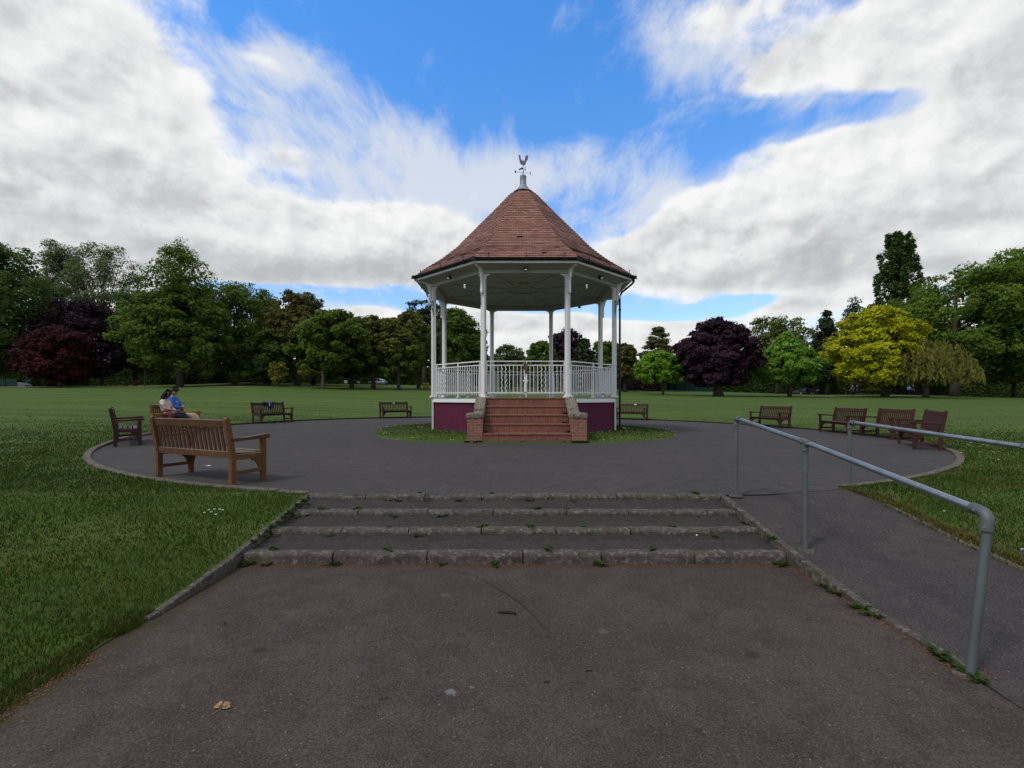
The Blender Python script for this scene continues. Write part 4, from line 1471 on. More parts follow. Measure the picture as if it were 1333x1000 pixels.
# ----------------------------------------------------------------- benches (local +Y is the front)
def make_bench(name, L=1.83, nslat=17):
    r = empty(name, (0, 0, 0))
    D = .56; h = L / 2
    W = M['dark_wood']
    for s in (-1, 1):
        x = s * (h - .035)
        # rear post, bent back above the seat, rounded top
        poly = [(-D / 2, 0), (-D / 2 + .075, 0), (-D / 2 + .075, .42), (-D / 2 - .02, .93), (-D / 2 - .035, .955), (-D / 2 - .06, .965), (-D / 2 - .085, .95), (-D / 2 - .09, .92), (-D / 2, .40)]
        b = MB(); b.prism(poly, (x, 0, 0), (0, 1, 0), (0, 0, 1), .07); b.build('rear_leg', W, r, bevel=.007)
        b = MB(); b.box((x, D / 2 - .035, .315), (.07, .07, .63)); b.build('front_leg', W, r, bevel=.007)
        poly = [(-D / 2 + .01, .615), (D / 2 - .05, .632), (D / 2 + .03, .632), (D / 2 + .06, .645), (D / 2 + .068, .665), (D / 2 + .055, .688), (D / 2 + .02, .697), (D / 2 - .06, .692), (-.05, .668), (-D / 2 - .015, .665)]
        b = MB(); b.prism(poly, (x, 0, 0), (0, 1, 0), (0, 0, 1), .085); b.build('arm', W, r, bevel=.008)
        b = MB(); b.box((x, 0, .385), (.045, D - .14, .075))
        b.box((x, 0, .165), (.045, D - .14, .055)); b.build('side_rail', W, r, bevel=.005)
        b = MB()
        poly = [(0, 0), (-.16, 0), (-.15, -.03), (-.09, -.06), (-.05, -.11), (-.035, -.17), (0, -.17)]
        b.prism([(p, q) for p, q in poly], (s * (h - .07), D / 2 - .035, .35), (s, 0, 0), (0, 0, 1), .035)
        b.prism(poly, (x, D / 2 - .07, .35), (0, 1, 0), (0, 0, 1), .035)
        b.build('corner_brace', W, r)
    b = MB(); b.box((0, D / 2 - .045, .385), (L - .14, .035, .075)); b.build('front_rail', W, r, bevel=.005)
    b = MB()
    n = 5
    for i in range(n):
        y = -D / 2 + .125 + (D - .15) * i / (n - 1)
        b.box((0, y, .434 - .012 * math.sin(PI * i / (n - 1))), (L - .145, .078, .024))
    b.build('seat', W, r, bevel=.005)
    b = MB(); b.box((0, -D / 2 + .03, .425), (L - .14, .045, .095), Matrix.Rotation(R_(6), 3, 'X')); b.build('back_rail', W, r, bevel=.006)
    b = MB()
    rot = Matrix.Rotation(R_(10.5), 3, 'X')
    b.box((0, -D / 2 - .032, .872), (L - .14, .04, .115), rot); tr = b.build('top_rail', W, r, bevel=.007)
    b = MB()
    for i in range(nslat):
        x = -(L - .20) / 2 + (L - .20) * i / (nslat - 1)
        b.box((x, -D / 2 + .008, .645), (.050, .020, .40), rot)
    b.build('back_slat', W, r, bevel=.003)
    return r


def bench_mat(r, m):
    for c in r.children:
        for sl_ in c.material_slots:
            sl_.link = 'OBJECT'; sl_.material = m


proto = make_bench('park_bench')
BENCHES = [
    # x, y, ground tweak, material, label, length scale, plaque
    (-4.69, 7.42, 'teak', 'large weathered teak bench seen from behind near the concrete steps', 1.0, None),
    (-10.25, 12.75, 'dark', 'dark brown bench seen end-on beside the curved kerb edge at far left', 1.0, None),
    (-11.52, 16.45, 'orange', 'orange-brown wooden bench on which a man and woman are sitting', 1.0, None),
    (-11.05, 22.1, 'red', 'reddish-brown bench with a navy cloth hung over its backrest', 1.0, None),
    (-6.72, 27.6, 'red', 'brown bench with small plaque standing alone behind the bandstand on its left', .95, .0),
    (6.95, 27.75, 'red', 'brown bench with a pale plaque half hidden behind the bandstand downpipe', .95, -.12),
    (11.5, 21.35, 'red', 'brown slatted bench alone on the right, nearest the copper beech', 1.0, None),
    (12.1, 17.6, 'red', 'brown bench second in the right-hand row, beyond the handrail post', 1.0, None),
    (12.0, 15.4, 'red', 'brown bench between two others at the right edge of the paved circle', 1.0, None),
    (10.42, 12.25, 'red', 'nearest right-hand brown bench with solid-looking back behind the handrail', 1.0, None),
]
MATS = {'teak': M['teak'], 'dark': M['dark_wood'], 'orange': M['orange_wood'], 'red': M['red_wood']}
bench_objs = []
for i, (x, y, mk, lab, ls, plq) in enumerate(BENCHES):
    o = proto if i == 0 else copy_tree(proto)
    f = math.atan2(BY - y, CC[0] - x) - PI / 2
    if i == 6: f -= R_(4)
    if i == 7: f -= R_(3)
    if i == 8: f += R_(2)
    if i == 1: f += R_(12)
    o.location = (x, y, float(plaza_z(x, y)) + .001); o.rotation_euler = (0, 0, f)
    o.scale = (ls, 1, 1)
    tag(o, lab, 'bench', 'wooden benches round the paved circle')
    bench_mat(o, MATS[mk])
    bench_objs.append(o)
    if plq is not None:
        b = MB(); b.box((plq, -.30, .885), (.17 if i == 5 else .14, .012, .055), Matrix.Rotation(R_(10.5), 3, 'X'))
        b.build('plaque', M['brass'], o, bevel=.003)
b = MB(); b.box((0, -.262, .66), (1.6, .012, .42), Matrix.Rotation(R_(10.5), 3, 'X'))
b.build('back_board', M['dark_wood'], bench_objs[9])

# ----------------------------------------------------------------- handrails
def handrail(posts, label, lean=None, ends=(True, True)):
    """posts: list of (x, y, base z, top x, top y, top z)"""
    p0 = posts[0]
    r = empty('handrail', (p0[0], p0[1], p0[2]), 0, label, 'handrail', 'galvanised tube handrails beside the ramp')
    O = Vector((p0[0], p0[1], p0[2]))
    RP = .0243
    tops = [Vector(p[3:6]) - O for p in posts]
    for i, p in enumerate(posts):
        bs = Vector(p[0:3]) - O
        b = MB(); b.tube([bs + Vector((0, 0, -.05)), tops[i] - Vector((0, 0, .06))], RP, 16)
        po = b.build('post', M['galv'], r, smooth='auto')
        b = MB()
        # concrete collar / earth at the foot
        b.lathe([(.085, -.01), (.075, .006), (.03, .010)], 14, bs)
        b.build('footing', M['kerb'], po, smooth=True)
    b = MB()
    a, e = tops[0], tops[-1]
    dn = (e - a).normalized()
    b.tube([a + dn * .02] + tops[1:-1] + [e - dn * .04], RP, 16)
    b.build('rail', M['rail'], r, smooth='auto')
    for i, tp in enumerate(tops):
        dr = (tops[min(i + 1, len(tops) - 1)] - tops[max(i - 1, 0)]).normalized()
        bs = Vector(posts[i][0:3]) - O
        dnv = (bs - tp).normalized()
        b = MB()
        if 0 < i < len(tops) - 1:
            b.tube([tp - dr * .065, tp + dr * .065], RP + .007, 16)
            b.tube([tp + dnv * .01, tp + dnv * .085], RP + .007, 16)
        else:
            s = dr if i == 0 else -dr
            pts_ = [tp + s * .10]
            for t in np.linspace(0, PI / 2, 9):
                c0 = tp + s * .045 + dnv * .045
                pts_.append(c0 - dnv * .045 * math.cos(t) - s * .045 * math.sin(t))
            pts_.append(tp + dnv * .10)
            b.tube(pts_, RP + .0075, 16)
            for q, ax in ((tp + s * .10, s), (tp + dnv * .10, dnv)):
                b.tube([q - ax * .022, q], RP + .0095, 16)
        f = b.build('rail_fitting', M['galv'], r, smooth='auto')
        b = MB()
        side = Vector((-1, -.5, 0)).normalized()
        for q in ([tp + dnv * .07, tp - dr * .05, tp + dr * .05] if 0 < i < len(tops) - 1 else [tp + dnv * .075, tp + (dr if i == 0 else -dr) * .075]):
            b.tube([q + side * .025, q + side * .039], .007, 8)
        b.build('grub_screw', M['bolt'], f, smooth='auto')
    return r


handrail([(2.86, 6.10, 0.0, 2.865, 6.1, .985), (2.86, 4.66, ramp_z(4.66), 2.862, 4.66, .812), (2.655, 2.775, LOW, 2.765, 2.775, .575)],
         'long sloping galvanised handrail with a bent near end, right of the steps')
handrail([(4.80, 6.79, 0.0, 4.80, 6.79, .90), (4.90, 4.52, lz(4.90, 4.52), 4.90, 4.52, .775), (4.92, 2.6, lz(4.92, 2.6), 4.92, 2.6, .60)],
         'galvanised handrail on the grass side of the ramp')

# ----------------------------------------------------------------- trees
def prof(shape, h):
    h = np.clip(h, 0, 1)
    if shape == 'round':
        return np.sqrt(np.clip(1 - ((h - .46) / .56) ** 2, 0, 1)) ** .85
    if shape == 'dome':
        up = np.sqrt(np.clip(1 - ((h - .28) / .73) ** 2, 0, 1)); lo = .74 + .26 * (h / .28)
        return np.where(h > .28, up, lo)
    if shape == 'pyramid':
        return np.clip(np.where(h < .3, .7 + h, 1.0 - ((h - .3) / .72) ** 1.15), 0, 1)
    if shape == 'cone':
        return np.clip(1 - h, 0, 1) ** .8 * .97 + .03
    if shape == 'column':
        return np.clip(np.sin(PI * np.clip(h * .80 + .13, 0, 1)) ** .40, 0, 1) * (1 - .10 * h)
    if shape == 'flat':
        return np.clip(np.where(h < .45, .62 + .84 * h, np.sqrt(np.clip(1 - ((h - .45) / .57) ** 3, 0, 1))), 0, 1)
    return np.sqrt(np.clip(1 - ((h - .5) / .52) ** 2, 0, 1))


def leaves(pos, out, size, g, flat=.45, asp=.62):
    """diamond-shaped leaf sprays"""
    n = len(pos)
    r = g.standard_normal((n, 3)); r /= np.linalg.norm(r, axis=1, keepdims=True)
    nr = out * .75 + r * .75 + np.array([0, 0, flat]); nr /= np.linalg.norm(nr, axis=1, keepdims=True)
    t = np.cross(nr, g.standard_normal((n, 3))); t /= np.linalg.norm(t, axis=1, keepdims=True)
    b_ = np.cross(nr, t)
    s = size * np.exp(.38 * g.standard_normal(n))[:, None]
    v = np.stack([pos - t * s * .5, pos + b_ * s * .5 * asp - nr * s * .06, pos + t * s * .5, pos - b_ * s * .5 * asp - nr * s * .06], 1)
    return v


def crown_mesh(name, parent, W, H, shape, leaf, g, K, nl, size, zb, depth=None, rcs=1.0, tiers=0, droop=0, flatc=.72, core=.35):
    D = depth or W * .85
    K = int(K * 2.7); nl = nl * .52; core = min(.6, core + .08)
    ph = g.random(6) * 6.28
    hs = []
    while len(hs) < K:
        h = g.random()
        if g.random() < prof(shape, h) ** 1.2 + .06: hs.append(h)
    hs = np.array(hs); a = g.random(K) * 2 * PI
    if tiers:
        hs = (np.floor(hs * tiers) + .5 + .75 * (g.random(K) - .5)) / tiers
    lump = 1 + .13 * np.sin(a * 2 + ph[0] + hs * 4) + .10 * np.sin(a * 5 + ph[1] + hs * 9) + .08 * np.sin(hs * 17 + ph[2] + a)
    rad = np.where(g.random(K) < core, g.random(K) * .7, .72 + .30 * g.random(K) ** .8) * prof(shape, hs) * lump
    rc = rcs * .74 * (W * W * H / K) ** (1 / 3) * .72 * (.6 + .8 * g.random(K))
    sx = np.maximum(W / 2 - rc * .6, W * .12); sy = np.maximum(D / 2 - rc * .6, D * .12)
    C_ = np.column_stack([np.cos(a) * rad * sx, np.sin(a) * rad * sy, zb + rc * .5 + hs * np.maximum(H - rc * 1.05, .2)])
    if droop: C_[:, 2] -= droop * rad * H
    cnt = np.maximum(6, (2.3 * nl * (rc / rc.mean()) ** 2).astype(int))
    idx = np.repeat(np.arange(K), cnt)
    n = len(idx)
    u = g.standard_normal((n, 3)); u /= np.linalg.norm(u, axis=1, keepdims=True)
    u[:, 2] = np.where((u[:, 2] < 0) & (g.random(n) < .45), -u[:, 2], u[:, 2])
    rr_ = rc[idx] * (.35 + .65 * g.random(n) ** .6) * (1 + .35 * (g.random(n) < .08))
    pos = C_[idx] + u * rr_[:, None] * np.array([1, 1, flatc])
    radial = pos - np.array([0, 0, zb + H * .35]); radial /= np.linalg.norm(radial, axis=1, keepdims=True) + 1e-6
    out = u * .7 + radial * .5
    v = leaves(pos, out, size, g)
    clump_t = g.random(K)
    tint = np.clip(.12 + .38 * clump_t[idx] + .5 * g.random(n), 0, 1)
    f = np.arange(n * 4)
    np_mesh(name, v.reshape(-1, 3), f, [4] * n, leaf, parent, {'tint': ('FACE', tint)})
    return C_


def willow_mesh(name, parent, W, H, leaf, g, zb):
    K = 420
    a = g.random(K) * 2 * PI; r = np.sqrt(g.random(K)) * W / 2
    top = zb + H * np.sqrt(np.clip(1 - (r / (W / 2 * 1.02)) ** 2, 0.02, 1)) * (.72 + .28 * g.random(K))
    ln = (top - zb) * (.45 + .55 * g.random(K))
    P = []; T_ = []
    for k in range(K):
        m = int(28 * ln[k] / H) + 10
        t = np.sort(g.random(m))
        x = np.cos(a[k]) * (r[k] + .25 * t) + .10 * g.standard_normal(m); y = np.sin(a[k]) * (r[k] + .25 * t) + .10 * g.standard_normal(m)
        P.append(np.column_stack([x, y, top[k] - t * ln[k]])); T_.append(np.full(m, .2 + .6 * g.random()) + .2 * g.random(m))
    P = np.concatenate(P); T_ = np.clip(np.concatenate(T_), 0, 1)
    n = len(P)
    th = g.random(n) * 2 * PI
    t = np.column_stack([.25 * np.cos(th), .25 * np.sin(th), -np.ones(n)]); t /= np.linalg.norm(t, axis=1, keepdims=True)
    b_ = np.cross(t, np.column_stack([np.cos(th * 3), np.sin(th * 3), np.zeros(n)])); b_ /= np.linalg.norm(b_, axis=1, keepdims=True) + 1e-6
    s = (.32 + .3 * g.random(n))[:, None]
    v = np.stack([P - t * s * .5, P + b_ * s * .22, P + t * s * .5, P - b_ * s * .22], 1)
    np_mesh(name, v.reshape(-1, 3), np.arange(n * 4), [4] * n, leaf, parent, {'tint': ('FACE', T_)})


def trunk_mesh(parent, h, r, mat, g, targets=None, lean=.15, fork=.35):
    b = MB()
    pts_ = []
    for t in np.linspace(0, 1, 7):
        pts_.append((lean * math.sin(t * 3 + g.random()) * .5 * t, lean * math.cos(t * 2.3) * .5 * t, -.25 + (h + .25) * t))
    rad = [r * 1.5, r * 1.08, r * .95, r * .8, r * .6, r * .4, r * .15]
    b.tube(pts_, rad, 10)
    if targets is not None:
        for tg in targets:
            t0 = fork + g.random() * .45
            i = min(int(t0 * 6), 5); f = t0 * 6 - i
            p0 = Vector(pts_[i]).lerp(Vector(pts_[i + 1]), f)
            r0 = (rad[i] * (1 - f) + rad[i + 1] * f) * .55
            tg = Vector(tg)
            mid = p0.lerp(tg, .5) + Vector((0, 0, (tg - p0).length * .10))
            b.tube([p0, p0.lerp(mid, .5) + Vector((.1, .1, .05)), mid, mid.lerp(tg, .6), tg], [r0, r0 * .75, r0 * .5, r0 * .3, r0 * .08], 6, False)
    return b.build('trunk', mat, parent, smooth=True)


SIZE = .40
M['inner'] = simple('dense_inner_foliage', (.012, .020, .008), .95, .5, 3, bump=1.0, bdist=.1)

tree_id = 0


def tree(name, label, l, r, top, cb, tx, d, shape, leaf, K=90, nl=95, size=None, pale=False, tr=.32, depth=None, group='trees round the park', **kw):
    global tree_id
    tree_id += 1
    g = np.random.default_rng(100 + tree_id)
    x0 = at(tx, d)
    zg = lz(x0, d)
    xc = at((l + r) / 2, d) - x0
    W = (r - l) / FPX * d * 1.07
    ztop = EYE + (HY - top) / FPX * d - zg
    zb = max(.5, EYE + (HY - cb) / FPX * d - zg)
    o = empty(name, (x0, d, zg), 0, label, 'tree', group)
    if shape == 'willow':
        willow_mesh('crown', o, W, ztop - zb, LEAF[leaf], g, zb)
        cen = [(W * .3 * math.cos(q), W * .3 * math.sin(q), zb + (ztop - zb) * .75) for q in np.linspace(0, 6, 7)]
        trunk_mesh(o, ztop * .7, tr, M['bark'], g, cen)
        return o
    C_ = crown_mesh('crown', o, W, ztop - zb, shape, LEAF[leaf], g, K, nl, size or SIZE, zb, depth, **kw)
    cr_ = o.children[0]
    co_x = cr_
    me = cr_.data
    n = len(me.vertices); buf = np.empty(n * 3, np.float32); me.vertices.foreach_get('co', buf)
    buf = buf.reshape(-1, 3); buf[:, 0] += xc; me.vertices.foreach_set('co', buf.ravel()); me.update()
    sel = C_[g.permutation(len(C_))[:16]] + np.array([xc, 0, 0])
    trunk_mesh(o, ztop * (.93 if shape in ('cone', 'pyramid', 'column') else .72), tr, M['bark_pale'] if pale else M['bark'], g, sel)
    return o


# left side of the park
tree('broadleaf_tree', 'tall dark green tree cut off by the left edge of the photo', -80, 64, 311, 492, -8, 80, 'round', 'deep', 120, 120, tr=.4)
tree('broadleaf_tree', 'thin grey-green tree with narrow pointed top behind the purple tree, at far left', 48, 112, 314, 455, 80, 98, 'round', 'grey', 90, 130, size=.27, core=.25)
tree('broadleaf_tree', 'airy grey-green tree leaning right, between narrow tree and the tall pointed tree', 92, 182, 317, 450, 132, 98, 'round', 'grey', 100, 110, size=.27, core=.2)
tree('copper_beech', 'dull purple spreading tree behind the small dark red tree at left', 36, 164, 388, 494, 112, 84, 'dome', 'purple', 90, 100, tr=.35)
tree('red_maple', 'small round dark red tree standing alone in front at left', 30, 116, 425, 497, 78, 71, 'dome', 'red', 110, 110, size=.28, tr=.2)
tree('broadleaf_tree', 'dark low-crowned tree filling the gap left of the tall pointed tree', 140, 222, 374, 488, 176, 90, 'dome', 'deep', 80, 90, tr=.3)
tree('alder_tree', 'tallest tree at left, tapering to a thin see-through pointed top', 168, 292, 372, 484, 234, 74, 'dome', 'green', 110, 110, tr=.42)
# its own open, tapering top
_al = bpy.data.objects['alder_tree']
g_ = np.random.default_rng(991)
_zt = EYE + (HY - 308) / FPX * 74 - _al.location.z
_zb = EYE + (HY - 400) / FPX * 74 - _al.location.z
crown_mesh('upper_crown', _al, 92 / FPX * 74, _zt - _zb, 'pyramid', LEAF['green'], g_, 80, 42, .30, _zb, core=.3)
tb = MB(); tb.tube([(0, 0, 8), (.1, 0, 15), (0, .1, _zt - .6)], [.3, .16, .02], 7); tb.build('upper_trunk', M['bark'], _al, smooth=True)
tree('broadleaf_tree', 'broad green tree with lacy rounded top right of the tall pointed tree', 252, 364, 369, 490, 305, 86, 'flat', 'green', 100, 80, tr=.36)
tree('broadleaf_tree', 'dense dark bush-like tree low behind yellow shrubs at left', 318, 372, 430, 498, 345, 80, 'round', 'deep', 60, 90, tr=.2)
tree('oak_tree', 'brownish round-topped tree on a tall bare trunk at left centre', 352, 428, 378, 468, 387, 84, 'round', 'brown', 90, 75, tr=.36)
tree('broadleaf_tree', 'dark crown filling in behind the pale-trunked green tree', 396, 456, 402, 496, 408, 92, 'dome', 'green', 70, 90)
tree('lime_tree', 'bright green tree with a slender pale forked trunk at left centre', 386, 480, 404, 486, 420, 73, 'round', 'green', 100, 95, pale=True, tr=.2)
tree('broadleaf_tree', 'dark bluish green tree right of the pale-trunked tree', 432, 490, 412, 494, 458, 80, 'round', 'deep', 80, 95, tr=.3)
tree('lime_tree', 'olive green tree with flat top above parked cars', 454, 522, 411, 479, 486, 79, 'dome', 'olive', 90, 85, tr=.3)
tree('lime_tree', 'olive green tree with slim trunk just left of bandstand', 498, 562, 404, 482, 519, 76, 'dome', 'olive', 90, 85, tr=.22)
tree('pine_tree', 'dark pine with ragged top rising behind the trees left of bandstand', 520, 588, 390, 455, 552, 106, 'flat', 'needle', 46, 90, tr=.35, flatc=.4)
tree('lime_tree', 'green round-topped tree seen between left-hand bandstand columns', 552, 630, 400, 484, 545, 82, 'dome', 'green', 100, 85, tr=.26)
tree('copper_beech', 'purple tree seen past the front left bandstand column', 588, 634, 428, 494, 612, 88, 'dome', 'purple', 70, 90)
tree('broadleaf_tree', 'small grey-green tree framed in middle of bandstand', 642, 684, 448, 499, 664, 96, 'round', 'grey', 60, 60)
tree('broadleaf_tree', 'dense green domed tree framed in bandstand right of the gate lock', 682, 726, 444, 500, 703, 90, 'dome', 'green', 80, 85)
tree('copper_beech', 'purple tree behind front right bandstand column', 706, 770, 427, 496, 738, 96, 'dome', 'purple', 90, 80)
tree('conifer_tree', 'dark conifer seen between the right-hand bandstand columns', 738, 782, 438, 500, 760, 84, 'cone', 'needle', 80, 80, tiers=9)
tree('broadleaf_tree', 'mid green tree seen between right rear and right side columns', 768, 808, 443, 498, 790, 85, 'round', 'green', 70, 80)
tree('broadleaf_tree', 'brownish tree partly hidden by the black downpipe', 798, 828, 447, 498, 813, 84, 'round', 'brown', 60, 75)
# right side
tree('cedar_tree', 'golden-dark layered conifer behind the bright green tree', 820, 894, 423, 497, 858, 98, 'cone', 'needle_gold', 130, 60, tiers=10, droop=.05, rcs=.85, flatc=.4)
tree('norway_maple', 'small bright lime green round tree right of the bandstand', 831, 885, 456, 499, 863, 72, 'dome', 'lime', 100, 100, size=.28, tr=.16)
tree('copper_beech', 'big dark purple copper beech with thick trunk, right of the lime green tree', 890, 984, 412, 503, 935, 70, 'dome', 'purple', 150, 130, tr=.55)
tree('broadleaf_tree', 'open olive green tree behind the copper beech and horse chestnut', 972, 1056, 411, 488, 1012, 92, 'flat', 'olive', 80, 60, core=.3)
tree('horse_chestnut', 'fresh green pointed-dome tree between purple beech and golden tree', 983, 1066, 432, 499, 1028, 71, 'pyramid', 'fresh', 130, 115, size=.34, tr=.24)
tree('conifer_tree', 'dark shaggy conifer left behind the golden tree', 1052, 1100, 404, 500, 1077, 88, 'pyramid', 'needle', 90, 70, size=.34)
tree('larch_tree', 'thin dark conifer with spiky top just above the golden tree', 1088, 1134, 383, 480, 1110, 98, 'cone', 'needle', 70, 40, tiers=8, size=.32)
tree('poplar_tree', 'very tall narrow dark poplar rising above the golden tree', 1142, 1193, 304, 480, 1168, 100, 'column', 'deep', 190, 90, tr=.4, depth=8, flatc=1.9, rcs=.62)
tree('broadleaf_tree', 'wispy blue-grey tree right beside the tall poplar', 1186, 1230, 356, 490, 1208, 104, 'pyramid', 'grey', 70, 34, size=.3, core=.2)
tree('golden_tree', 'wide golden yellow tree, brightest in the park', 1086, 1192, 399, 502, 1152, 68, 'dome', 'yellow', 190, 120, tr=.4, size=.32)
tree('willow_tree', 'drooping yellow-green willow between golden tree and big oak', 1148, 1250, 437, 503, 1205, 65, 'willow', 'willow')
tree('oak_tree', 'huge spreading green oak cut off by the right edge of the photo', 1208, 1440, 330, 496, 1243, 74, 'flat', 'oakgreen', 230, 140, tr=.5)
tree('broadleaf_tree', 'dark low tree behind the big oak trunk at the right', 1232, 1400, 430, 500, 1320, 92, 'dome', 'deep', 110, 100)
tree('broadleaf_tree', 'dim green tree beyond the willow and the golden tree', 1150, 1240, 420, 498, 1195, 95, 'dome', 'green', 70, 80)
# shrubs
tree('yellow_shrub', 'upright pale yellow shrub under the brown oak at left', 350, 374, 470, 500, 362, 76, 'round', 'shrub_yellow', 30, 40, size=.22, tr=.05, group='shrubs under the trees')
tree('yellow_shrub', 'flat-topped pale yellow shrub left of the pale forked trunk', 389, 416, 481, 491, 402, 77, 'flat', 'shrub_yellow', 26, 40, size=.22, tr=.05, group='shrubs under the trees')
tree('low_shrub', 'spreading yellow-green shrub under the small dark red tree', 66, 112, 497, 508, 90, 74, 'dome', 'olive', 34, 40, size=.22, tr=.04, group='shrubs under the trees')
tree('low_shrub', 'low grey-green bush beneath the golden tree', 1122, 1148, 506, 515, 1136, 76, 'dome', 'olive', 26, 40, size=.22, tr=.04, group='shrubs under the trees')
tree('low_shrub', 'dark green shrub at foot of the trees left of yellow shrubs', 296, 340, 482, 501, 318, 79, 'dome', 'deep', 40, 50, tr=.05, group='shrubs under the trees')
tree('sapling', 'young staked sapling with few leaves left of the big alder trunk', 181, 198, 466, 480, 188, 74, 'round', 'green', 10, 24, size=.2, tr=.05, group='shrubs under the trees')
# distant filler crowns beyond the boundary hedge
k_ = 0
for (l, r, top, d, leaf, lab) in [
    (-40, 60, 420, 110, 'deep', 'far dark tree beyond the boundary at the left edge'),
    (205, 285, 372, 104, 'green', 'far green tree beyond the tall alder'),
    (312, 376, 378, 104, 'olive', 'far olive tree showing between lacy tree and brown oak'),
    (440, 470, 432, 112, 'green', 'far green tree above the parked cars'),
    (505, 545, 425, 108, 'green', 'far green tree behind the olive trees left of the bandstand'),
    (622, 650, 462, 120, 'grey', 'far pale tree seen low through bandstand railing'),
    (726, 800, 462, 112, 'deep', 'far dark tree row seen through right bandstand railing'),
    (806, 836, 462, 112, 'deep', 'far dark tree just right of the black downpipe'),
    (885, 925, 455, 112, 'green', 'far green tree mostly hidden by the copper beech'),
    (1040, 1080, 450, 112, 'deep', 'far dark tree between the horse chestnut and golden tree')]:
    tree('broadleaf_tree', lab, l, r, top, 500, (l + r) / 2, d, 'dome', leaf, 60, 70, size=.42)


# hedges along the boundary
def hedge(px0, px1, d, h, leaf, label, name='hedge', size=.42):
    x0, x1 = at(px0, d), at(px1, d)
    g = np.random.default_rng(int(abs(px0)) + 5)
    xm = (x0 + x1) / 2
    zg = lz(xm, d)
    n = int((x1 - x0) * h * 150)
    x = x0 - xm + (x1 - x0) * g.random(n); y = .9 * (g.random(n) - .5); z = h * g.random(n)
    z *= .88 + .12 * np.sin(x * .9 + g.random()) * np.sin(x * 2.3)
    z += lawn_z(x + xm, np.full(n, d)) - zg - .1
    top = g.random(n) < .18
    z[top] = h * (.86 + .16 * g.random(top.sum()))
    z[top] += (lawn_z(x[top] + xm, np.full(top.sum(), d)) - zg)
    pos = np.column_stack([x, y, z])
    v = leaves(pos, np.tile([0, -.6, .3], (n, 1)), size, g)
    o = np_mesh(name, v.reshape(-1, 3), np.arange(n * 4), [4] * n, LEAF[leaf], None, {'tint': ('FACE', g.random(n) * .7)})
    o.location = (xm, d, zg)
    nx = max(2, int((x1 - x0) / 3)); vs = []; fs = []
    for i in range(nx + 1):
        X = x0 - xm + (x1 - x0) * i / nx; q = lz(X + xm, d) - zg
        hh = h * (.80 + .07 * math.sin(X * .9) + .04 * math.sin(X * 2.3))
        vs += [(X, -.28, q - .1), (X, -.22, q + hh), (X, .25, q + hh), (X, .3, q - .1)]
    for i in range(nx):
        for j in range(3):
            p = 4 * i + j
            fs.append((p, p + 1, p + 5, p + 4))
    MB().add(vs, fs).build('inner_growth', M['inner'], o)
    tag(o, label, 'hedge', 'hedges along the far edge of the park')
    return o


hedge(-60, 60, 112, 5.0, 'deep', 'dark boundary hedge at the far left edge')
hedge(60, 210, 116, 4.6, 'deep', 'dark boundary hedge behind the red maple and sapling')
hedge(210, 345, 110, 6.0, 'deep', 'tall dark hedge behind the alder trunk')
hedge(345, 447, 104, 6.5, 'deep', 'tall dark hedge behind the yellow shrubs')
hedge(447, 590, 118, 5.5, 'deep', 'boundary hedge behind the parked cars left of bandstand')
hedge(585, 730, 112, 5.2, 'deep', 'boundary hedge seen through the gate of the bandstand')
hedge(730, 812, 108, 5.2, 'deep', 'boundary hedge seen through the right-hand railing')
hedge(806, 858, 94, 2.1, 'purple', 'clipped purple beech hedge right of the black downpipe')
hedge(856, 990, 112, 5.4, 'deep', 'boundary hedge behind the copper beech')
hedge(988, 1070, 118, 5.4, 'deep', 'boundary hedge behind the horse chestnut')
hedge(1068, 1200, 112, 5.2, 'deep', 'boundary hedge beneath the golden tree')
hedge(1198, 1420, 110, 5.4, 'deep', 'long boundary hedge beyond the oak at the right edge')

# a pale gravel path along the tree line
def far_path(name, pts, w):
    vs = []; fs = []
    for i, (px, d) in enumerate(pts):
        x = at(px, d)
        for s in (-1, 1):
            dd_ = d + s * w / 2
            vs.append((x, dd_, lz(x, dd_) + .03))
        if i: fs.append((2 * i - 2, 2 * i - 1, 2 * i + 1, 2 * i))
    MB().add(vs, fs).build(name, M['path_far'])['kind'] = 'structure'


far_path('gravel_path', [(p, 71 + 2.0 * math.sin((p + 60) / 140)) for p in range(-80, 330, 10)], 3.0)
far_path('park_path', [(p, 76) for p in range(1000, 1420, 10)], 3.2)


# green fence panels
def fence(px0, px1, d, h, label, n):
    x0, x1 = at(px0, d), at(px1, d)
    o = empty('fence', (x0, d, lz(x0, d)), 0, label, 'fence')
    L = (x1 - x0) / n
    for i in range(n + 1):
        xx = L * i; zz = lz(x0 + xx, d) - o.location.z
        b = MB(); b.box((xx, 0, zz + h / 2 + .04), (.08, .08, h + .1)); b.build('post', M['green_fence'], o)
        if i < n:
            z2 = lz(x0 + xx + L, d) - o.location.z
            b = MB()
            for j in range(10):
                f = (j + .5) / 10
                b.box((xx + L * f, .05, zz + (z2 - zz) * f + h / 2 + .05), (L / 10 - .015, .02, h - .1))
            b.build('panel', M['green_fence'], o)
    return o


fence(868, 940, 100, 1.9, 'long dark green fence behind the trunk of the copper beech', 6)
fence(-40, 22, 76, 1.3, 'low dark green fence at the left edge of the lawn', 4)
b = MB(); o = empty('sign_board', (at(37, 75), 75, lz(at(37, 75), 75)), 0, 'small dark teal board on a post at far left of lawn', 'sign')
b.box((0, 0, 1.0), (1.0, .06, .55)); b.build('panel', M['green_fence'], o, bevel=.01)
b = MB(); b.box((0, .06, .45), (.08, .06, .95)); b.build('post', M['green_fence'], o)

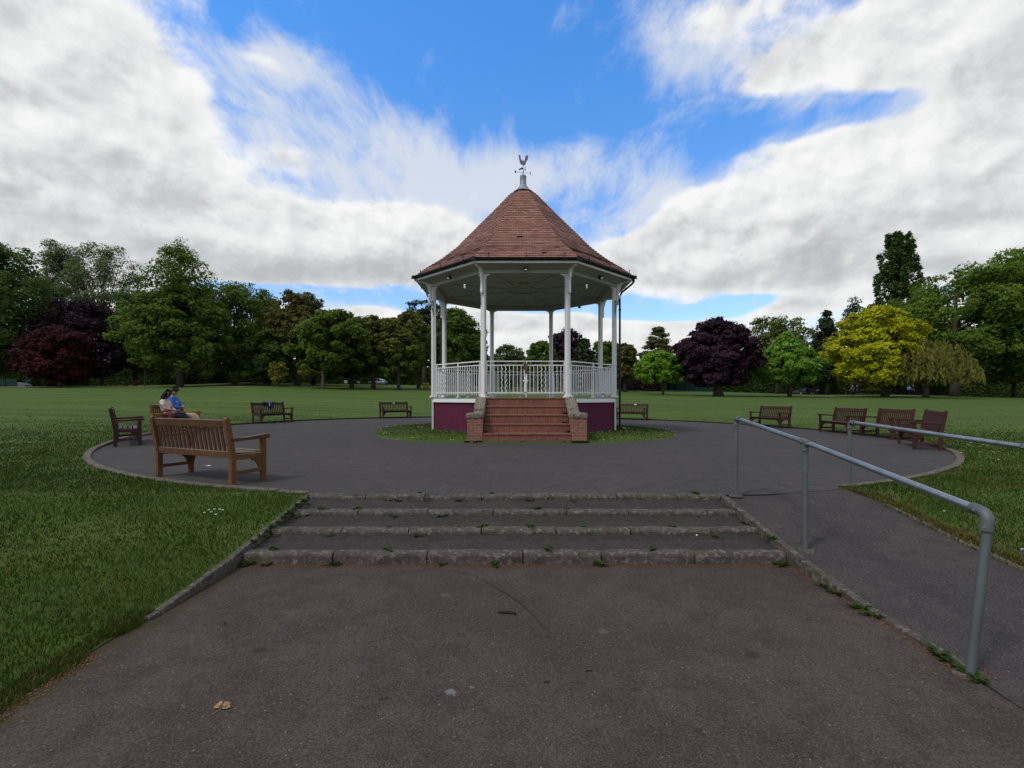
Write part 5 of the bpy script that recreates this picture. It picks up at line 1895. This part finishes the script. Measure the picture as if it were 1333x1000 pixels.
# lamp post
lp = empty('lamp_post', (at(831.5, 97), 97, lz(at(831.5, 97), 97)), 0, 'slim grey lamp post behind the purple hedge', 'lamp post')
b = MB(); b.tube([(0, 0, 0), (0, 0, 1.2), (0, 0, 5.9)], [.09, .075, .05], 10); b.build('post', M['grey_metal'], lp, smooth=True)
b = MB(); b.box((.25, 0, 5.93), (.75, .2, .12)); b.build('lamp_head', M['grey_metal'], lp, bevel=.03)

# yellow bin
x = at(554.5, 84); gb = empty('grit_bin', (x, 84, lz(x, 84)), 0, 'small yellow bin under the trees at left of the bandstand', 'bin')
b = MB(); b.box((0, 0, .4), (1.0, .7, .75)); b.build('body', M['yellow'], gb, bevel=.06)
b = MB(); b.prism([(-.42, .80), (.42, .80), (.40, .88), (0, 1.02), (-.40, .88)], (0, 0, 0), (0, 1, 0), (0, 0, 1), 1.08); b.build('lid', M['yellow'], gb, bevel=.03)

# far bench under the trees
fb = copy_tree(proto)
x = at(170.5, 75); fb.location = (x, 75, lz(x, 75)); fb.rotation_euler = (0, 0, R_(170))
tag(fb, 'far dark bench under the trees left of the sapling', 'bench', 'benches under the trees'); bench_mat(fb, M['dark_wood'])


# ----------------------------------------------------------------- parked cars
def make_car():
    r = empty('parked_car', (0, 0, 0))
    prof_ = [(-2.1, .32), (-2.12, .62), (-2.02, .82), (-1.25, .92), (-.62, 1.36), (-.2, 1.45), (.75, 1.44), (1.35, 1.32), (1.85, .98), (2.08, .86), (2.12, .55), (2.05, .30)]
    b = MB()
    secs = []
    vs = []; fs = []
    for yy, k in ((-.86, .0), (-.80, 1), (.80, 1), (.86, .0)):
        for (px, pz) in prof_:
            inset = max(0, pz - .9) * .35 * (1 if yy > 0 else -1)
            vs.append((px * (1 if k else .985), yy - inset, pz if k else .34 + (pz - .34) * .96))
    n = len(prof_)
    for s in range(3):
        for i in range(n):
            fs.append((s * n + i, s * n + (i + 1) % n, (s + 1) * n + (i + 1) % n, (s + 1) * n + i))
    fs += [tuple(range(n - 1, -1, -1)), tuple(range(3 * n, 4 * n))]
    b.add(vs, fs).build('body', M['white'], r, bevel=.04)
    for s in (-1, 1):
        b = MB(); b.prism([(-1.0, .93), (-.55, 1.30), (-.15, 1.37), (.05, 1.37), (.05, .93)], (0, s * .76, 0), (1, 0, 0), (0, 0, 1), .06); b.build('window', M['glass'], r)
        b = MB(); b.prism([(.12, .93), (.12, 1.37), (.72, 1.36), (1.2, 1.25), (1.5, .96)], (0, s * .76, 0), (1, 0, 0), (0, 0, 1), .06); b.build('window', M['glass'], r)
        for x in (-1.32, 1.32):
            b = MB(); b.tube([(x, s * .70, .31), (x, s * .885, .31)], .31, 18); w = b.build('wheel', M['rubber'], r, smooth='auto')
            b = MB(); b.tube([(x, s * .88, .31), (x, s * .895, .31)], .19, 12); b.build('rim', M['bolt'], w)
        b = MB(); b.box((-2.09, s * .6, .68), (.07, .35, .14)); b.build('headlight', M['bolt'], r, bevel=.02)
    b = MB(); b.prism([(-1.21, .95), (-.66, 1.34), (-.66, 1.36), (-1.23, .97)], (0, 0, 0), (1, 0, 0), (0, 0, 1), 1.3); b.build('windscreen', M['glass'], r)
    return r


paint = {}
for nm, c_ in (('silver', (.30, .32, .35)), ('white', (.65, .66, .68)), ('blue', (.20, .24, .34)), ('dark', (.05, .06, .08))):
    paint[nm] = simple(nm + '_car_paint', c_, .3, .04, 3, metal=.2, bump=0, spec=.6)
car0 = make_car()
for i, (px, d, rz, pc, lab) in enumerate([
    (24, 101, 4, 'dark', 'dark parked car beyond the trees at far left'), (456, 115, 176, 'white', 'white parked car beyond the trees, left one of a pair'),
    (492, 115, -8, 'silver', 'silver parked car beyond trees between dark trunks, right one of a pair'),
    (1046, 114, 3, 'dark', 'dark parked car beyond the horse chestnut trunk'), (1072, 115, 178, 'blue', 'dull blue parked car seen low left of the golden tree')]):
    o = car0 if i == 0 else copy_tree(car0)
    x = at(px, d); o.location = (x, d, lz(x, d) + .02); o.rotation_euler = (0, 0, R_(rz))
    tag(o, lab, 'car', 'cars parked beyond the trees')
    for c in o.children:
        if c.name.startswith('body'):
            c.material_slots[0].link = 'OBJECT'; c.material_slots[0].material = paint[pc]

# a house glimpsed under the trees
hx = at(178, 122); hs = empty('house', (hx, 122, lz(hx, 122)), 0, 'cream house glimpsed under the trees at the left', 'house')
b = MB(); b.box((0, 0, 2.6), (16, 7, 5.6)); b.build('wall', M['wall_cream'], hs)
b = MB(); b.prism([(-4.1, 5.4), (4.1, 5.4), (0, 8.2)], (0, 0, 0), (0, 1, 0), (0, 0, 1), 16.6); rf = b.build('roof', M['slate'], hs)
b = MB(); b.box((3.5, 0, 8.4), (.9, .7, 1.6)); b.build('chimney', M['wing_brick'], rf)
for xx in (-6, -3, 0, 3, 6):
    for zz in (1.5, 4.1):
        if xx == 0 and zz < 2: continue
        b = MB(); b.box((xx, -3.53, zz), (1.3, .08, 1.3)); wf = b.build('window', M['white'], hs)
        b = MB(); b.box((xx - .31, -3.575, zz), (.54, .02, 1.14)); b.box((xx + .31, -3.575, zz), (.54, .02, 1.14)); b.build('pane', M['glass'], wf)
b = MB(); b.box((0, -3.53, 1.05), (1.0, .08, 2.1)); b.build('door', M['dark_wood'], hs)


# ----------------------------------------------------------------- people
def skin(name, J, E, mat, parent=None, sub=2):
    """J: {joint: ((x,y,z), radius)}; E: list of joint pairs; one continuous surface"""
    keys = list(J)
    me = bpy.data.meshes.new(name)
    me.from_pydata([J[k][0] for k in keys], [(keys.index(a), keys.index(b_)) for a, b_ in E], [])
    o = bpy.data.objects.new(name, me); COL.objects.link(o)
    o.modifiers.new('skin', 'SKIN')
    sv = me.skin_vertices[0].data
    for i, k in enumerate(keys):
        r = J[k][1]
        sv[i].radius = (r, r) if not isinstance(r, tuple) else r
        sv[i].use_root = (i == 0)
    sm = o.modifiers.new('subsurf', 'SUBSURF'); sm.levels = sub; sm.render_levels = sub
    dg = bpy.context.evaluated_depsgraph_get()
    m2 = bpy.data.meshes.new_from_object(o.evaluated_get(dg))
    bpy.data.objects.remove(o); bpy.data.meshes.remove(me)
    m2.name = name
    m2.materials.clear(); m2.materials.append(mat)
    m2.polygons.foreach_set('use_smooth', [True] * len(m2.polygons))
    o = bpy.data.objects.new(name, m2)
    return link(o, parent)


SKIN = simple('skin', (.34, .185, .125), .55, .08, 20, bump=0)
SKIN2 = simple('pale_skin', (.40, .235, .165), .55, .08, 20, bump=0)
CL = {k: simple(k + '_cloth', c_, .85, .15, 14, bump=.2) for k, c_ in {
    'blue': (.042, .12, .36), 'tan': (.36, .26, .165), 'black': (.008, .008, .010), 'cream': (.50, .42, .36), 'grey': (.06, .06, .065),
    'navy': (.012, .014, .055), 'maroon': (.11, .012, .028), 'hair': (.012, .008, .007), 'brownhair': (.022, .014, .010), 'ginger': (.09, .035, .018), 'shoe': (.03, .026, .022), 'pink': (.55, .30, .36), 'skyblue': (.10, .22, .50)}.items()}


def hand(J, E, side, wrist, fwd, lat):
    """five separate fingers on a palm"""
    w = Vector(wrist); f = Vector(fwd).normalized(); l_ = Vector(lat).normalized()
    up = f.cross(l_)
    palm = w + f * .055
    J['palm' + side] = (tuple(palm), .024); E.append(('wrist' + side, 'palm' + side))
    for i, (o_, ln) in enumerate(((-.027, .062), (-.009, .072), (.009, .068), (.026, .052))):
        a = palm + f * .035 + l_ * o_; b_ = a + f * ln * .55 - up * .006; c_ = b_ + f * ln * .4 - up * .02
        n = 'f%d%s' % (i, side)
        J[n + 'a'] = (tuple(a), .0095); J[n + 'b'] = (tuple(b_), .0085); J[n + 'c'] = (tuple(c_), .007)
        E += [('palm' + side, n + 'a'), (n + 'a', n + 'b'), (n + 'b', n + 'c')]
    a = w + f * .035 - l_ * .035; b_ = a + f * .035 - l_ * .018 - up * .01
    J['t' + side + 'a'] = (tuple(a), .010); J['t' + side + 'b'] = (tuple(b_), .008)
    E += [('wrist' + side, 't' + side + 'a'), ('t' + side + 'a', 't' + side + 'b')]


def figure(name, loc, rz, P, skinm, top, legs, shoe, label, group=None, sc=1.0, sleeve='wrist', woman=False, head_turn=0):
    """P: joint positions; builds a continuous body and its clothes"""
    J = {}
    V3 = lambda k: Vector(P[k])
    k = .92 if woman else 1.0
    J['pelvis'] = (P['pelvis'], .115 * k); J['belly'] = (P['belly'], .11 * k); J['chest'] = (P['chest'], .125 * k); J['neck0'] = (P['neck'], .052 * k)
    nk = V3('neck'); hd = V3('head')
    ax = (hd - nk).normalized()
    q = Matrix.Rotation(head_turn, 3, 'Z'); fw = q @ Vector((0, 1, 0)); rt = q @ Vector((1, 0, 0))
    J['neck1'] = (tuple(nk + ax * .06), .048 * k)
    J['jaw'] = (tuple(nk + ax * .115 + fw * .028), .060 * k)
    J['skull'] = (tuple(nk + ax * .185 + fw * .008), .080 * k); J['crown'] = (tuple(nk + ax * .235 - fw * .004), .060 * k)
    E = [('pelvis', 'belly'), ('belly', 'chest'), ('chest', 'neck0'), ('neck0', 'neck1'), ('neck1', 'jaw'), ('jaw', 'skull'), ('skull', 'crown')]
    J['nose'] = (tuple(nk + ax * .148 + fw * .098), .010); J['chin'] = (tuple(nk + ax * .075 + fw * .068), .022)
    E += [('jaw', 'nose'), ('jaw', 'chin')]
    for s, sg in (('L', -1), ('R', 1)):
        J['sh' + s] = (P['sh' + s], .056 * k); J['el' + s] = (P['el' + s], .040 * k); J['wrist' + s] = (P['wr' + s], .027 * k)
        J['hip' + s] = (P['hip' + s], .092 * k); J['kn' + s] = (P['kn' + s], .058 * k); J['an' + s] = (P['an' + s], .038 * k); J['toe' + s] = (P['toe' + s], .030)
        E += [('chest', 'sh' + s), ('sh' + s, 'el' + s), ('el' + s, 'wrist' + s), ('pelvis', 'hip' + s), ('hip' + s, 'kn' + s), ('kn' + s, 'an' + s), ('an' + s, 'toe' + s)]
        fdir = V3('wr' + s) - V3('el' + s)
        hand(J, E, s, P['wr' + s], fdir, Vector((0, 1, 0)) if abs(fdir.normalized().y) < .8 else Vector((1, 0, 0)))
    body = skin(name, J, E, skinm)
    body.location = loc; body.rotation_euler = (0, 0, rz); body.scale = (sc, sc, sc)
    tag(body, label, 'person', group)
    g = .017
    JT = {'chest': (P['chest'], .125 * k + g + .01), 'belly': (P['belly'], .115 * k + g), 'pelvis': (P['pelvis'], .12 * k + g), 'neck0': (tuple(nk - ax * .01), .06 * k + .008)}
    ET = [('chest', 'belly'), ('belly', 'pelvis'), ('chest', 'neck0')]
    for s in 'LR':
        JT['sh' + s] = (P['sh' + s], .062 * k + g); JT['el' + s] = (P['el' + s] if sleeve == 'wrist' else tuple(V3('sh' + s).lerp(V3('el' + s), .62)), .05 * k + g * .8)
        ET += [('chest', 'sh' + s), ('sh' + s, 'el' + s)]
        if sleeve == 'wrist':
            JT['wr' + s] = (tuple(V3('el' + s).lerp(V3('wr' + s), .96)), .036 * k + g * .5); ET.append(('el' + s, 'wr' + s))
    skin('top', JT, ET, top, body)
    JL = {'pelvis': (tuple(V3('pelvis') - Vector((0, 0, .02))), .115 * k + .012)}
    EL = []
    for s in 'LR':
        JL['hip' + s] = (P['hip' + s], .095 * k + .014); JL['kn' + s] = (P['kn' + s], .062 * k + .016); JL['an' + s] = (tuple(V3('kn' + s).lerp(V3('an' + s), .93)), .045 * k + .012)
        EL += [('pelvis', 'hip' + s), ('hip' + s, 'kn' + s), ('kn' + s, 'an' + s)]
    skin('trousers', JL, EL, legs, body)
    for s in 'LR':
        a = V3('an' + s); t_ = V3('toe' + s)
        skin('shoe', {'a': (tuple(a.lerp(t_, .05)), .044), 'b': (tuple(a.lerp(t_, .5) + Vector((0, 0, -.008))), .044), 'c': (tuple(t_ + (t_ - a).normalized() * .03), .034)}, [('a', 'b'), ('b', 'c')], shoe, body)
    return body, nk, ax, fw, rt


# seated pair on the orange bench
bC = bench_objs[2]
fC = bC.rotation_euler.z


def on_bench(lx):
    v = Matrix.Rotation(fC, 3, 'Z') @ Vector((lx, 0, 0))
    return (bC.location.x + v.x, bC.location.y + v.y, bC.location.z)


Pm = dict(pelvis=(0, -.06, .555), belly=(0, -.13, .74), chest=(0, -.19, .98), neck=(0, -.19, 1.16), head=(0, -.13, 1.36),
          shL=(-.19, -.19, 1.075), elL=(-.27, -.05, .83), wrL=(-.03, .10, .84), shR=(.19, -.19, 1.075), elR=(.27, -.05, .83), wrR=(.04, .115, .80),
          hipL=(-.10, -.03, .53), knL=(-.15, .42, .55), anL=(-.16, .68, .13), toeL=(-.17, .86, .055),
          hipR=(.10, -.03, .53), knR=(.12, .43, .55), anR=(.13, .70, .13), toeR=(.13, .88, .055))
man, nk, ax, fw, rt = figure('person', on_bench(-.10), fC, Pm, SKIN, CL['blue'], CL['tan'], CL['shoe'], 'bearded man in blue hoodie and tan trousers leaning back on bench, arms folded', 'people in the park', sc=1.05, head_turn=R_(-40))
c0 = nk + ax * .185
skin('hair', {'a': (tuple(c0 + ax * .035 - fw * .015), .088), 'b': (tuple(c0 + ax * .075 + fw * .02), .066), 'c': (tuple(c0 - fw * .045 - ax * .02), .070)}, [('a', 'b'), ('a', 'c')], CL['brownhair'], man)
skin('beard', {'a': (tuple(nk + ax * .085 + fw * .055), .048), 'b': (tuple(nk + ax * .12 + fw * .035 + rt * .05), .026), 'c': (tuple(nk + ax * .12 + fw * .035 - rt * .05), .026)}, [('a', 'b'), ('a', 'c')], CL['ginger'], man)
b = MB()
for s in (-1, 1):
    b.box(tuple(c0 + fw * .088 + rt * s * .034 - ax * .005), (.055, .016, .036))
    b.bar(tuple(c0 + fw * .085 + rt * s * .064), tuple(c0 - fw * .02 + rt * s * .082), .006, .008)
b.bar(tuple(c0 + fw * .09 - rt * .02), tuple(c0 + fw * .09 + rt * .02), .008, .008)
b.build('sunglasses', M['black'], man, bevel=.004)
b = MB(); b.sphere(tuple(Vector((0, -.28, 1.10))), .105, 12, 8, (1.1, .55, .7)); b.build('hood', CL['blue'], man, smooth=True)
b = MB(); cz_ = Vector((.02, -.045, 1.0))
b.box((.0, -.062, .98), (.13, .012, .05), Matrix.Rotation(R_(-20), 3, 'X')); b.build('chest_print', CL['cream'], man, bevel=.004)

Pw = dict(pelvis=(0, -.05, .545), belly=(0, -.10, .70), chest=(0, -.15, .92), neck=(0, -.13, 1.085), head=(.0, -.08, 1.27),
          shL=(-.155, -.15, 1.0), elL=(-.22, -.02, .78), wrL=(-.02, .12, .76), shR=(.155, -.15, 1.0), elR=(.22, -.01, .77), wrR=(.02, .14, .73),
          hipL=(-.09, -.02, .525), knL=(-.07, .40, .60), anL=(.08, .62, .26), toeL=(.09, .78, .20),
          hipR=(.09, -.02, .525), knR=(.10, .39, .54), anR=(.08, .44, .11), toeR=(.08, .60, .05))
wom, nk, ax, fw, rt = figure('person', on_bench(.46), fC, Pw, SKIN2, CL['cream'], CL['black'], CL['black'], 'woman with long dark hair in cream top and black trousers on bench', 'people in the park', sleeve='half', sc=1.05, woman=True, head_turn=R_(-28))
c0 = nk + ax * .18
skin('hair', {'a': (tuple(c0 + ax * .03 - fw * .02), .090), 'f': (tuple(c0 + ax * .06 + fw * .035), .058), 'b': (tuple(c0 - ax * .06 - fw * .055), .088), 'c': (tuple(c0 - ax * .20 - fw * .085), .092), 'd': (tuple(c0 - ax * .34 - fw * .085), .078), 'e': (tuple(c0 - ax * .44 - fw * .07), .04),
              'r': (tuple(c0 - ax * .10 + rt * .062 + fw * .01), .034), 'r2': (tuple(c0 - ax * .26 + rt * .085 + fw * .02), .034), 'l': (tuple(c0 - ax * .10 - rt * .062 + fw * .01), .034)},
     [('a', 'f'), ('a', 'b'), ('b', 'c'), ('c', 'd'), ('d', 'e'), ('b', 'r'), ('r', 'r2'), ('b', 'l')], CL['hair'], wom)
JT = {'chest': ((0, -.145, .84), .135), 'belly': ((0, -.10, .70), .135), 'pelvis': ((0, -.06, .60), .13)}
skin('vest', JT, [('chest', 'belly'), ('belly', 'pelvis')], CL['grey'], wom)
b = MB()
for s in (-1, 1): b.sphere(tuple(c0 + fw * .073 + rt * s * .03), .010, 8, 5)
b.build('eye', CL['black'], wom, smooth=True)

# maroon handbag on the seat
p = Matrix.Rotation(fC, 3, 'Z') @ Vector((.77, .12, 0))
bag = empty('handbag', (bC.location.x + p.x, bC.location.y + p.y, bC.location.z + .447), fC, 'maroon handbag lying on orange-brown bench beside the woman', 'bag')
b = MB(); b.box((0, 0, .09), (.13, .30, .17)); b.build('body', CL['maroon'], bag, bevel=.05, seg=3, smooth=True)
b = MB(); b.tube([(0, -.09, .16), (0, -.07, .24), (0, 0, .27), (0, .07, .24), (0, .09, .16)], .010, 8); b.build('handle', CL['maroon'], bag, smooth=True)

# navy cloth over the backrest of the fourth bench
bD = bench_objs[3]
vs = []; fs = []
nu, nv = 22, 16
g5 = np.random.default_rng(5)
for j in range(nv + 1):
    v = j / nv
    for i in range(nu + 1):
        u = i / nu - .5
        wv = .62 * (1 - .45 * max(0, (v - .45)) / .55)
        s_ = (v - .3) * .62
        if s_ < 0:      # hangs behind
            y = -.335 - .02 + .01 * math.sin(u * 21); z = .955 + s_ * .98
        elif s_ < .07:
            y = -.345 + s_ * 1.2; z = .962
        else:
            y = -.262 + (s_ - .07) * .19 + .012 * math.sin(u * 19 + v * 4); z = .958 - (s_ - .07) * .95 * (1 - .35 * abs(u) * 2)
        vs.append((u * wv - .05 + .01 * math.sin(v * 9), y, z + .006 * math.sin(u * 25 + v * 6)))
for j in range(nv):
    for i in range(nu):
        p = j * (nu + 1) + i
        fs.append((p, p + 1, p + nu + 2, p + nu + 1))
mb = MB().add(vs, fs)
fl = mb.build('draped_cloth', CL['navy'], None, smooth=True)
fl.location = bD.location; fl.rotation_euler = bD.rotation_euler
sm = fl.modifiers.new('solidify', 'SOLIDIFY'); sm.thickness = .012; sm.offset = 0
tag(fl, 'navy cloth with pale pink emblem hung over the backrest of a reddish bench', 'cloth')
b = MB()
q = lambda u, v: Vector((u - .05, -.242 + v * .17, .905 - v))
for A_, B_ in (((-.075, -.03), (.075, .11)), ((.075, -.03), (-.075, .11))):
    b.bar(q(*A_), q(*B_), .035, .006, up=(0, 1, .2))
b.bar(q(-.06, -.03), q(.06, -.03), .03, .006, up=(0, 1, .2)); b.bar(q(-.06, .11), q(.06, .11), .03, .006, up=(0, 1, .2))
b.build('emblem', CL['pink'], fl)

# walkers far off on the right
def walker(px, d, rz, top, legs, label, woman=False, phase=1, sc=1.0):
    a = .22 * phase
    Pq = dict(pelvis=(0, 0, .95), belly=(0, 0, 1.10), chest=(0, -.01, 1.32), neck=(0, 0, 1.48), head=(0, .03, 1.68),
              shL=(-.18, 0, 1.41), elL=(-.23, -a * .5, 1.14), wrL=(-.22, -a * .3 + .06, .90), shR=(.18, 0, 1.41), elR=(.23, a * .5, 1.14), wrR=(.22, a + .08, .92),
              hipL=(-.09, 0, .90), knL=(-.10, a * .8 + .03, .50), anL=(-.10, a, .09), toeL=(-.10, a + .16, .035),
              hipR=(.09, 0, .90), knR=(.10, -a * .3 + .05, .49), anR=(.10, -a, .10), toeR=(.10, -a + .15, .035))
    x = at(px, d)
    o, nk, ax, fw, rt = figure('person', (x, d, lz(x, d) + .01), R_(rz), Pq, SKIN2, top, legs, CL['shoe'], label, 'people in the park', sc=sc, woman=woman)
    c0 = nk + ax * .185
    skin('hair', {'a': (tuple(c0 + ax * .03 - fw * .015), .09), 'b': (tuple(c0 - fw * .05 - ax * (.12 if woman else .03)), .07)}, [('a', 'b')], CL['hair'], o, 1)
    return o


walker(1109.5, 80, 95, CL['grey'], CL['black'], 'distant walker in grey top, left one of the pair under the golden tree', True)
walker(1116, 80.5, 95, CL['black'], CL['navy'], 'distant walker all in dark clothes, right one of the pair under golden tree', phase=-1)
walker(1183.5, 78, -80, CL['skyblue'], CL['black'], 'distant walker in pale blue top near the willow', True, .8)
walker(1189, 78.4, -80, CL['black'], CL['black'], 'distant walker in black beside the one in pale blue', phase=-.7, sc=1.04)

# ----------------------------------------------------------------- weeds, litter and small things on the ground
def weed_mesh(seed):
    g = np.random.default_rng(seed)
    n = 26
    vs = []; fs = []
    for i in range(n):
        a = g.random() * 2 * PI; L = .025 + .05 * g.random(); e = R_(15 + 55 * g.random()); w = L * .22
        dx, dy = math.cos(a), math.sin(a)
        o = len(vs)
        p = [(0, 0, 0), (L * .5 * math.cos(e), 0, L * .5 * math.sin(e) + .004), (L * math.cos(e * .6), 0, L * math.sin(e * .6))]
        r0 = .02 * g.random()
        def T(x, y, z): return (dx * (x + r0) - dy * y, (dy * (x + r0) + dx * y) * .7, z)
        vs += [T(p[0][0], 0, 0), T(p[1][0], w, p[1][2]), T(p[2][0], 0, p[2][2]), T(p[1][0], -w, p[1][2])]
        fs.append((o, o + 1, o + 2, o + 3))
    me = bpy.data.meshes.new('weed'); me.from_pydata(vs, [], fs); me.materials.append(LEAF['weed'])
    a_ = me.attributes.new('tint', 'FLOAT', 'FACE'); a_.data.foreach_set('value', g.random(len(fs)).astype(np.float32))
    return me


WM = [weed_mesh(s) for s in range(6)]
wi = 0


def weed(x, y, z, s=1.0, sx=1.0):
    global wi
    o = bpy.data.objects.new('weed', WM[wi % 6]); wi += 1
    o.location = (x, y, z); o.rotation_euler = (0, 0, rng.random() * 6.28); o.scale = (s * sx, s, s)
    link(o); tag(o, 'small green weed growing from a joint of the kerbs or steps', 'weed', 'weeds in the joints of the steps')


base_of = [(4.60, -.362), (5.13, -.247), (5.66, -.176), (6.09, -.08)]
for row, pxs in ((3, (505, 518, 547, 556, 598, 604, 690, 745, 905, 640)), (2, (395, 420, 512, 575, 738, 700, 850, 905, 465)), (1, (545, 507, 430, 630, 760, 875, 690, 930)), (0, (318, 325, 348, 356, 435, 505, 575, 645, 714, 850, 1018, 1012, 780))):
    yy, zz = base_of[row]
    for px in pxs:
        on_top = rng.random() < .45
        y_ = yy + (.13 if on_top else -.015)
        weed(at(px, y_), y_, (rows[row][2] - .005) if on_top else zz + .0, .6 + .6 * rng.random(), 1.3)
for (px, y_) in ((1095, 3.62), (1131, 3.5), (1190, 2.98), (1197, 2.93), (1208, 2.85), (1213, 2.75), (1216, 2.7), (1005, 4.9), (985, 5.4), (1062, 4.05), (1075, 3.9)):
    weed(2.655 - .01 * rng.random(), y_, LOW if y_ < 4.6 else -.2, .7 + .6 * rng.random(), 1.2)
for k in range(10):
    y_ = 5.9 - k * .12; weed(-2.60 + .03 * rng.random(), y_, np.interp(y_, [4.6, 5.1, 5.6, 6.1], [-.25, -.17, -.1, 0]), .8 + .5 * rng.random(), 1)
for k in range(26):
    s = -1 if k % 2 else 1
    x = BX + s * (1.25 + .45 * rng.random()); weed(x, BY + YB - .06 - .05 * rng.random(), .0, 1.0 + .7 * rng.random(), 1.2)
for k in range(12):
    weed(BX - 1.1 + 2.2 * rng.random(), BY + YB - .05, .0, .6 + .5 * rng.random(), 1.5)
for (dx, dz, yy_) in ((1.17, RI, YB + .32), (1.12, RI * 2, YB + .69), (-1.18, RI, YB + .34), (1.18, RI * 3, YB + 1.05)):
    weed(BX + dx, BY + yy_, dz, 1.6, 1)

# orange-brown litter washed up against the kerbs
vs = []; fs = []; 
def flake(x, y, z, s):
    o = len(vs); a = rng.random() * 6.28; e = .4 * rng.random()
    dx, dy = math.cos(a) * s, math.sin(a) * s
    vs.extend([(x - dx, y - dy, z), (x + dy * .35, y - dx * .35, z + s * e), (x + dx, y + dy, z + s * .2), (x - dy * .35, y + dx * .35, z + s * e * .6)])
    fs.append((o, o + 1, o + 2, o + 3))
for k in range(1300):
    x = -2.5 + 5.1 * rng.random()
    if patchy(x * 1.5, 3.3) < -.1 and rng.random() < .8: continue
    flake(x, 4.605 - abs(rng.standard_normal()) * .035, LOW + .004, .004 + .007 * rng.random())
for k in range(600):
    y = 2.7 + 1.8 * rng.random(); flake(2.66 - abs(rng.standard_normal()) * .03, y, LOW + .004, .004 + .007 * rng.random())
for k in range(500):
    y = 1.8 + 1.2 * rng.random(); flake(XL + .02 + abs(rng.standard_normal()) * .06, y, LOW + .004, .004 + .008 * rng.random())
for k in range(220):
    flake(2.55 + .25 * rng.random(), 2.72 + .18 * rng.random(), LOW + .006, .004 + .006 * rng.random())
lt = MB().add(vs, fs).build('leaf_litter', M['litter']); lt['kind'] = 'stuff'
tag(lt, 'orange-brown leaf litter washed against the lowest kerb and path edges', 'litter')

# twig, dry leaf, scraps
b = MB(); b.tube([(-.07, .004, .009), (-.03, 0, .011), (.02, .002, .011), (.07, -.006, .009)], [.0085, .010, .0095, .008], 8)
o = b.build('stick', M['twig'], smooth=True); o.location = (at(660, 3.56), 3.56, LOW); o.rotation_euler = (0, 0, R_(-8)); tag(o, 'short dark stick lying in the middle of the lower path', 'stick')
lf = empty('dry_leaf', (at(289, 2.47), 2.47, LOW + .003), R_(10), 'crumpled dry brown leaf with stalk on the lower path', 'leaf')
lf.scale = (.85, .85, .85)
for nm, (dx, a, L) in {'leaf_blade': (0, 0, .075)}.items():
    vs2 = []; fs2 = []
    for q_, (ang, L) in enumerate(((8, .055), (-6, .05), (172, .05), (20, .045), (160, .035))):
        o2 = len(vs2); ca, sa = math.cos(R_(ang)), math.sin(R_(ang)); h_ = .008 + .006 * q_
        for t_, w_ in ((0, .003), (.3, .013), (.65, .011), (1, .001)):
            for s in (-1, 1):
                vs2.append((ca * L * t_ - sa * w_ * s, sa * L * t_ + ca * w_ * s, h_ * (1 - (t_ - .4) ** 2) + .006 * s * (1 if q_ % 2 else -1)))
        for k in range(3):
            p = o2 + 2 * k; fs2.append((p, p + 1, p + 3, p + 2))
    MB().add(vs2, fs2).build(nm, M['dryleaf'], lf)
b = MB(); b.tube([(0, 0, .006), (-.02, -.03, .004), (-.035, -.05, .003)], .002, 5); b.build('stalk', M['dryleaf'], lf)
for (px, y_, zz, L, rz_, lab) in ((712, 2.70, LOW, .035, 20, 'tiny curled brown twig right of the pale spot on lower path'), (767, 2.81, LOW, .04, 10, 'tiny dark twig farther right on the lower path'), (293, 3.4, LOW, .04, 120, 'thin bent twig near left edge of the lower path')):
    b = MB(); b.tube([(-L / 2, 0, .003), (-L / 6, .004, .006), (L / 5, -.002, .005), (L / 2, .004, .003)], .003, 6)
    o = b.build('twig', M['twig'], smooth=True); o.location = (at(px, y_), y_, zz); o.rotation_euler = (0, 0, R_(rz_)); tag(o, lab, 'twig', 'twigs on the path')
b = MB()
b.add([(-.02, -.004, .004), (.0, -.006, .012), (.02, .0, .006), (.022, .012, .004), (0, .008, .01), (-.02, .006, .006)], [(0, 1, 4, 5), (1, 2, 3, 4)])
o = b.build('petal', M['paperwhite']); o.location = (at(907, 5.02), 5.02, -.20); o.rotation_euler = (0, 0, R_(70)); tag(o, 'curled white petal lying on a step at right', 'petal')
b = MB()
b.add([(-.05, -.02, .003), (.0, -.035, .008), (.05, -.01, .003), (.045, .025, .006), (0, .03, .012), (-.04, .02, .004)], [(0, 1, 4, 5), (1, 2, 3, 4)])
o = b.build('paper_scrap', M['paperwhite']); o.location = (at(270.5, 8.7), 8.7, .002); tag(o, 'white paper scrap on the asphalt beyond the teak bench', 'paper scrap')
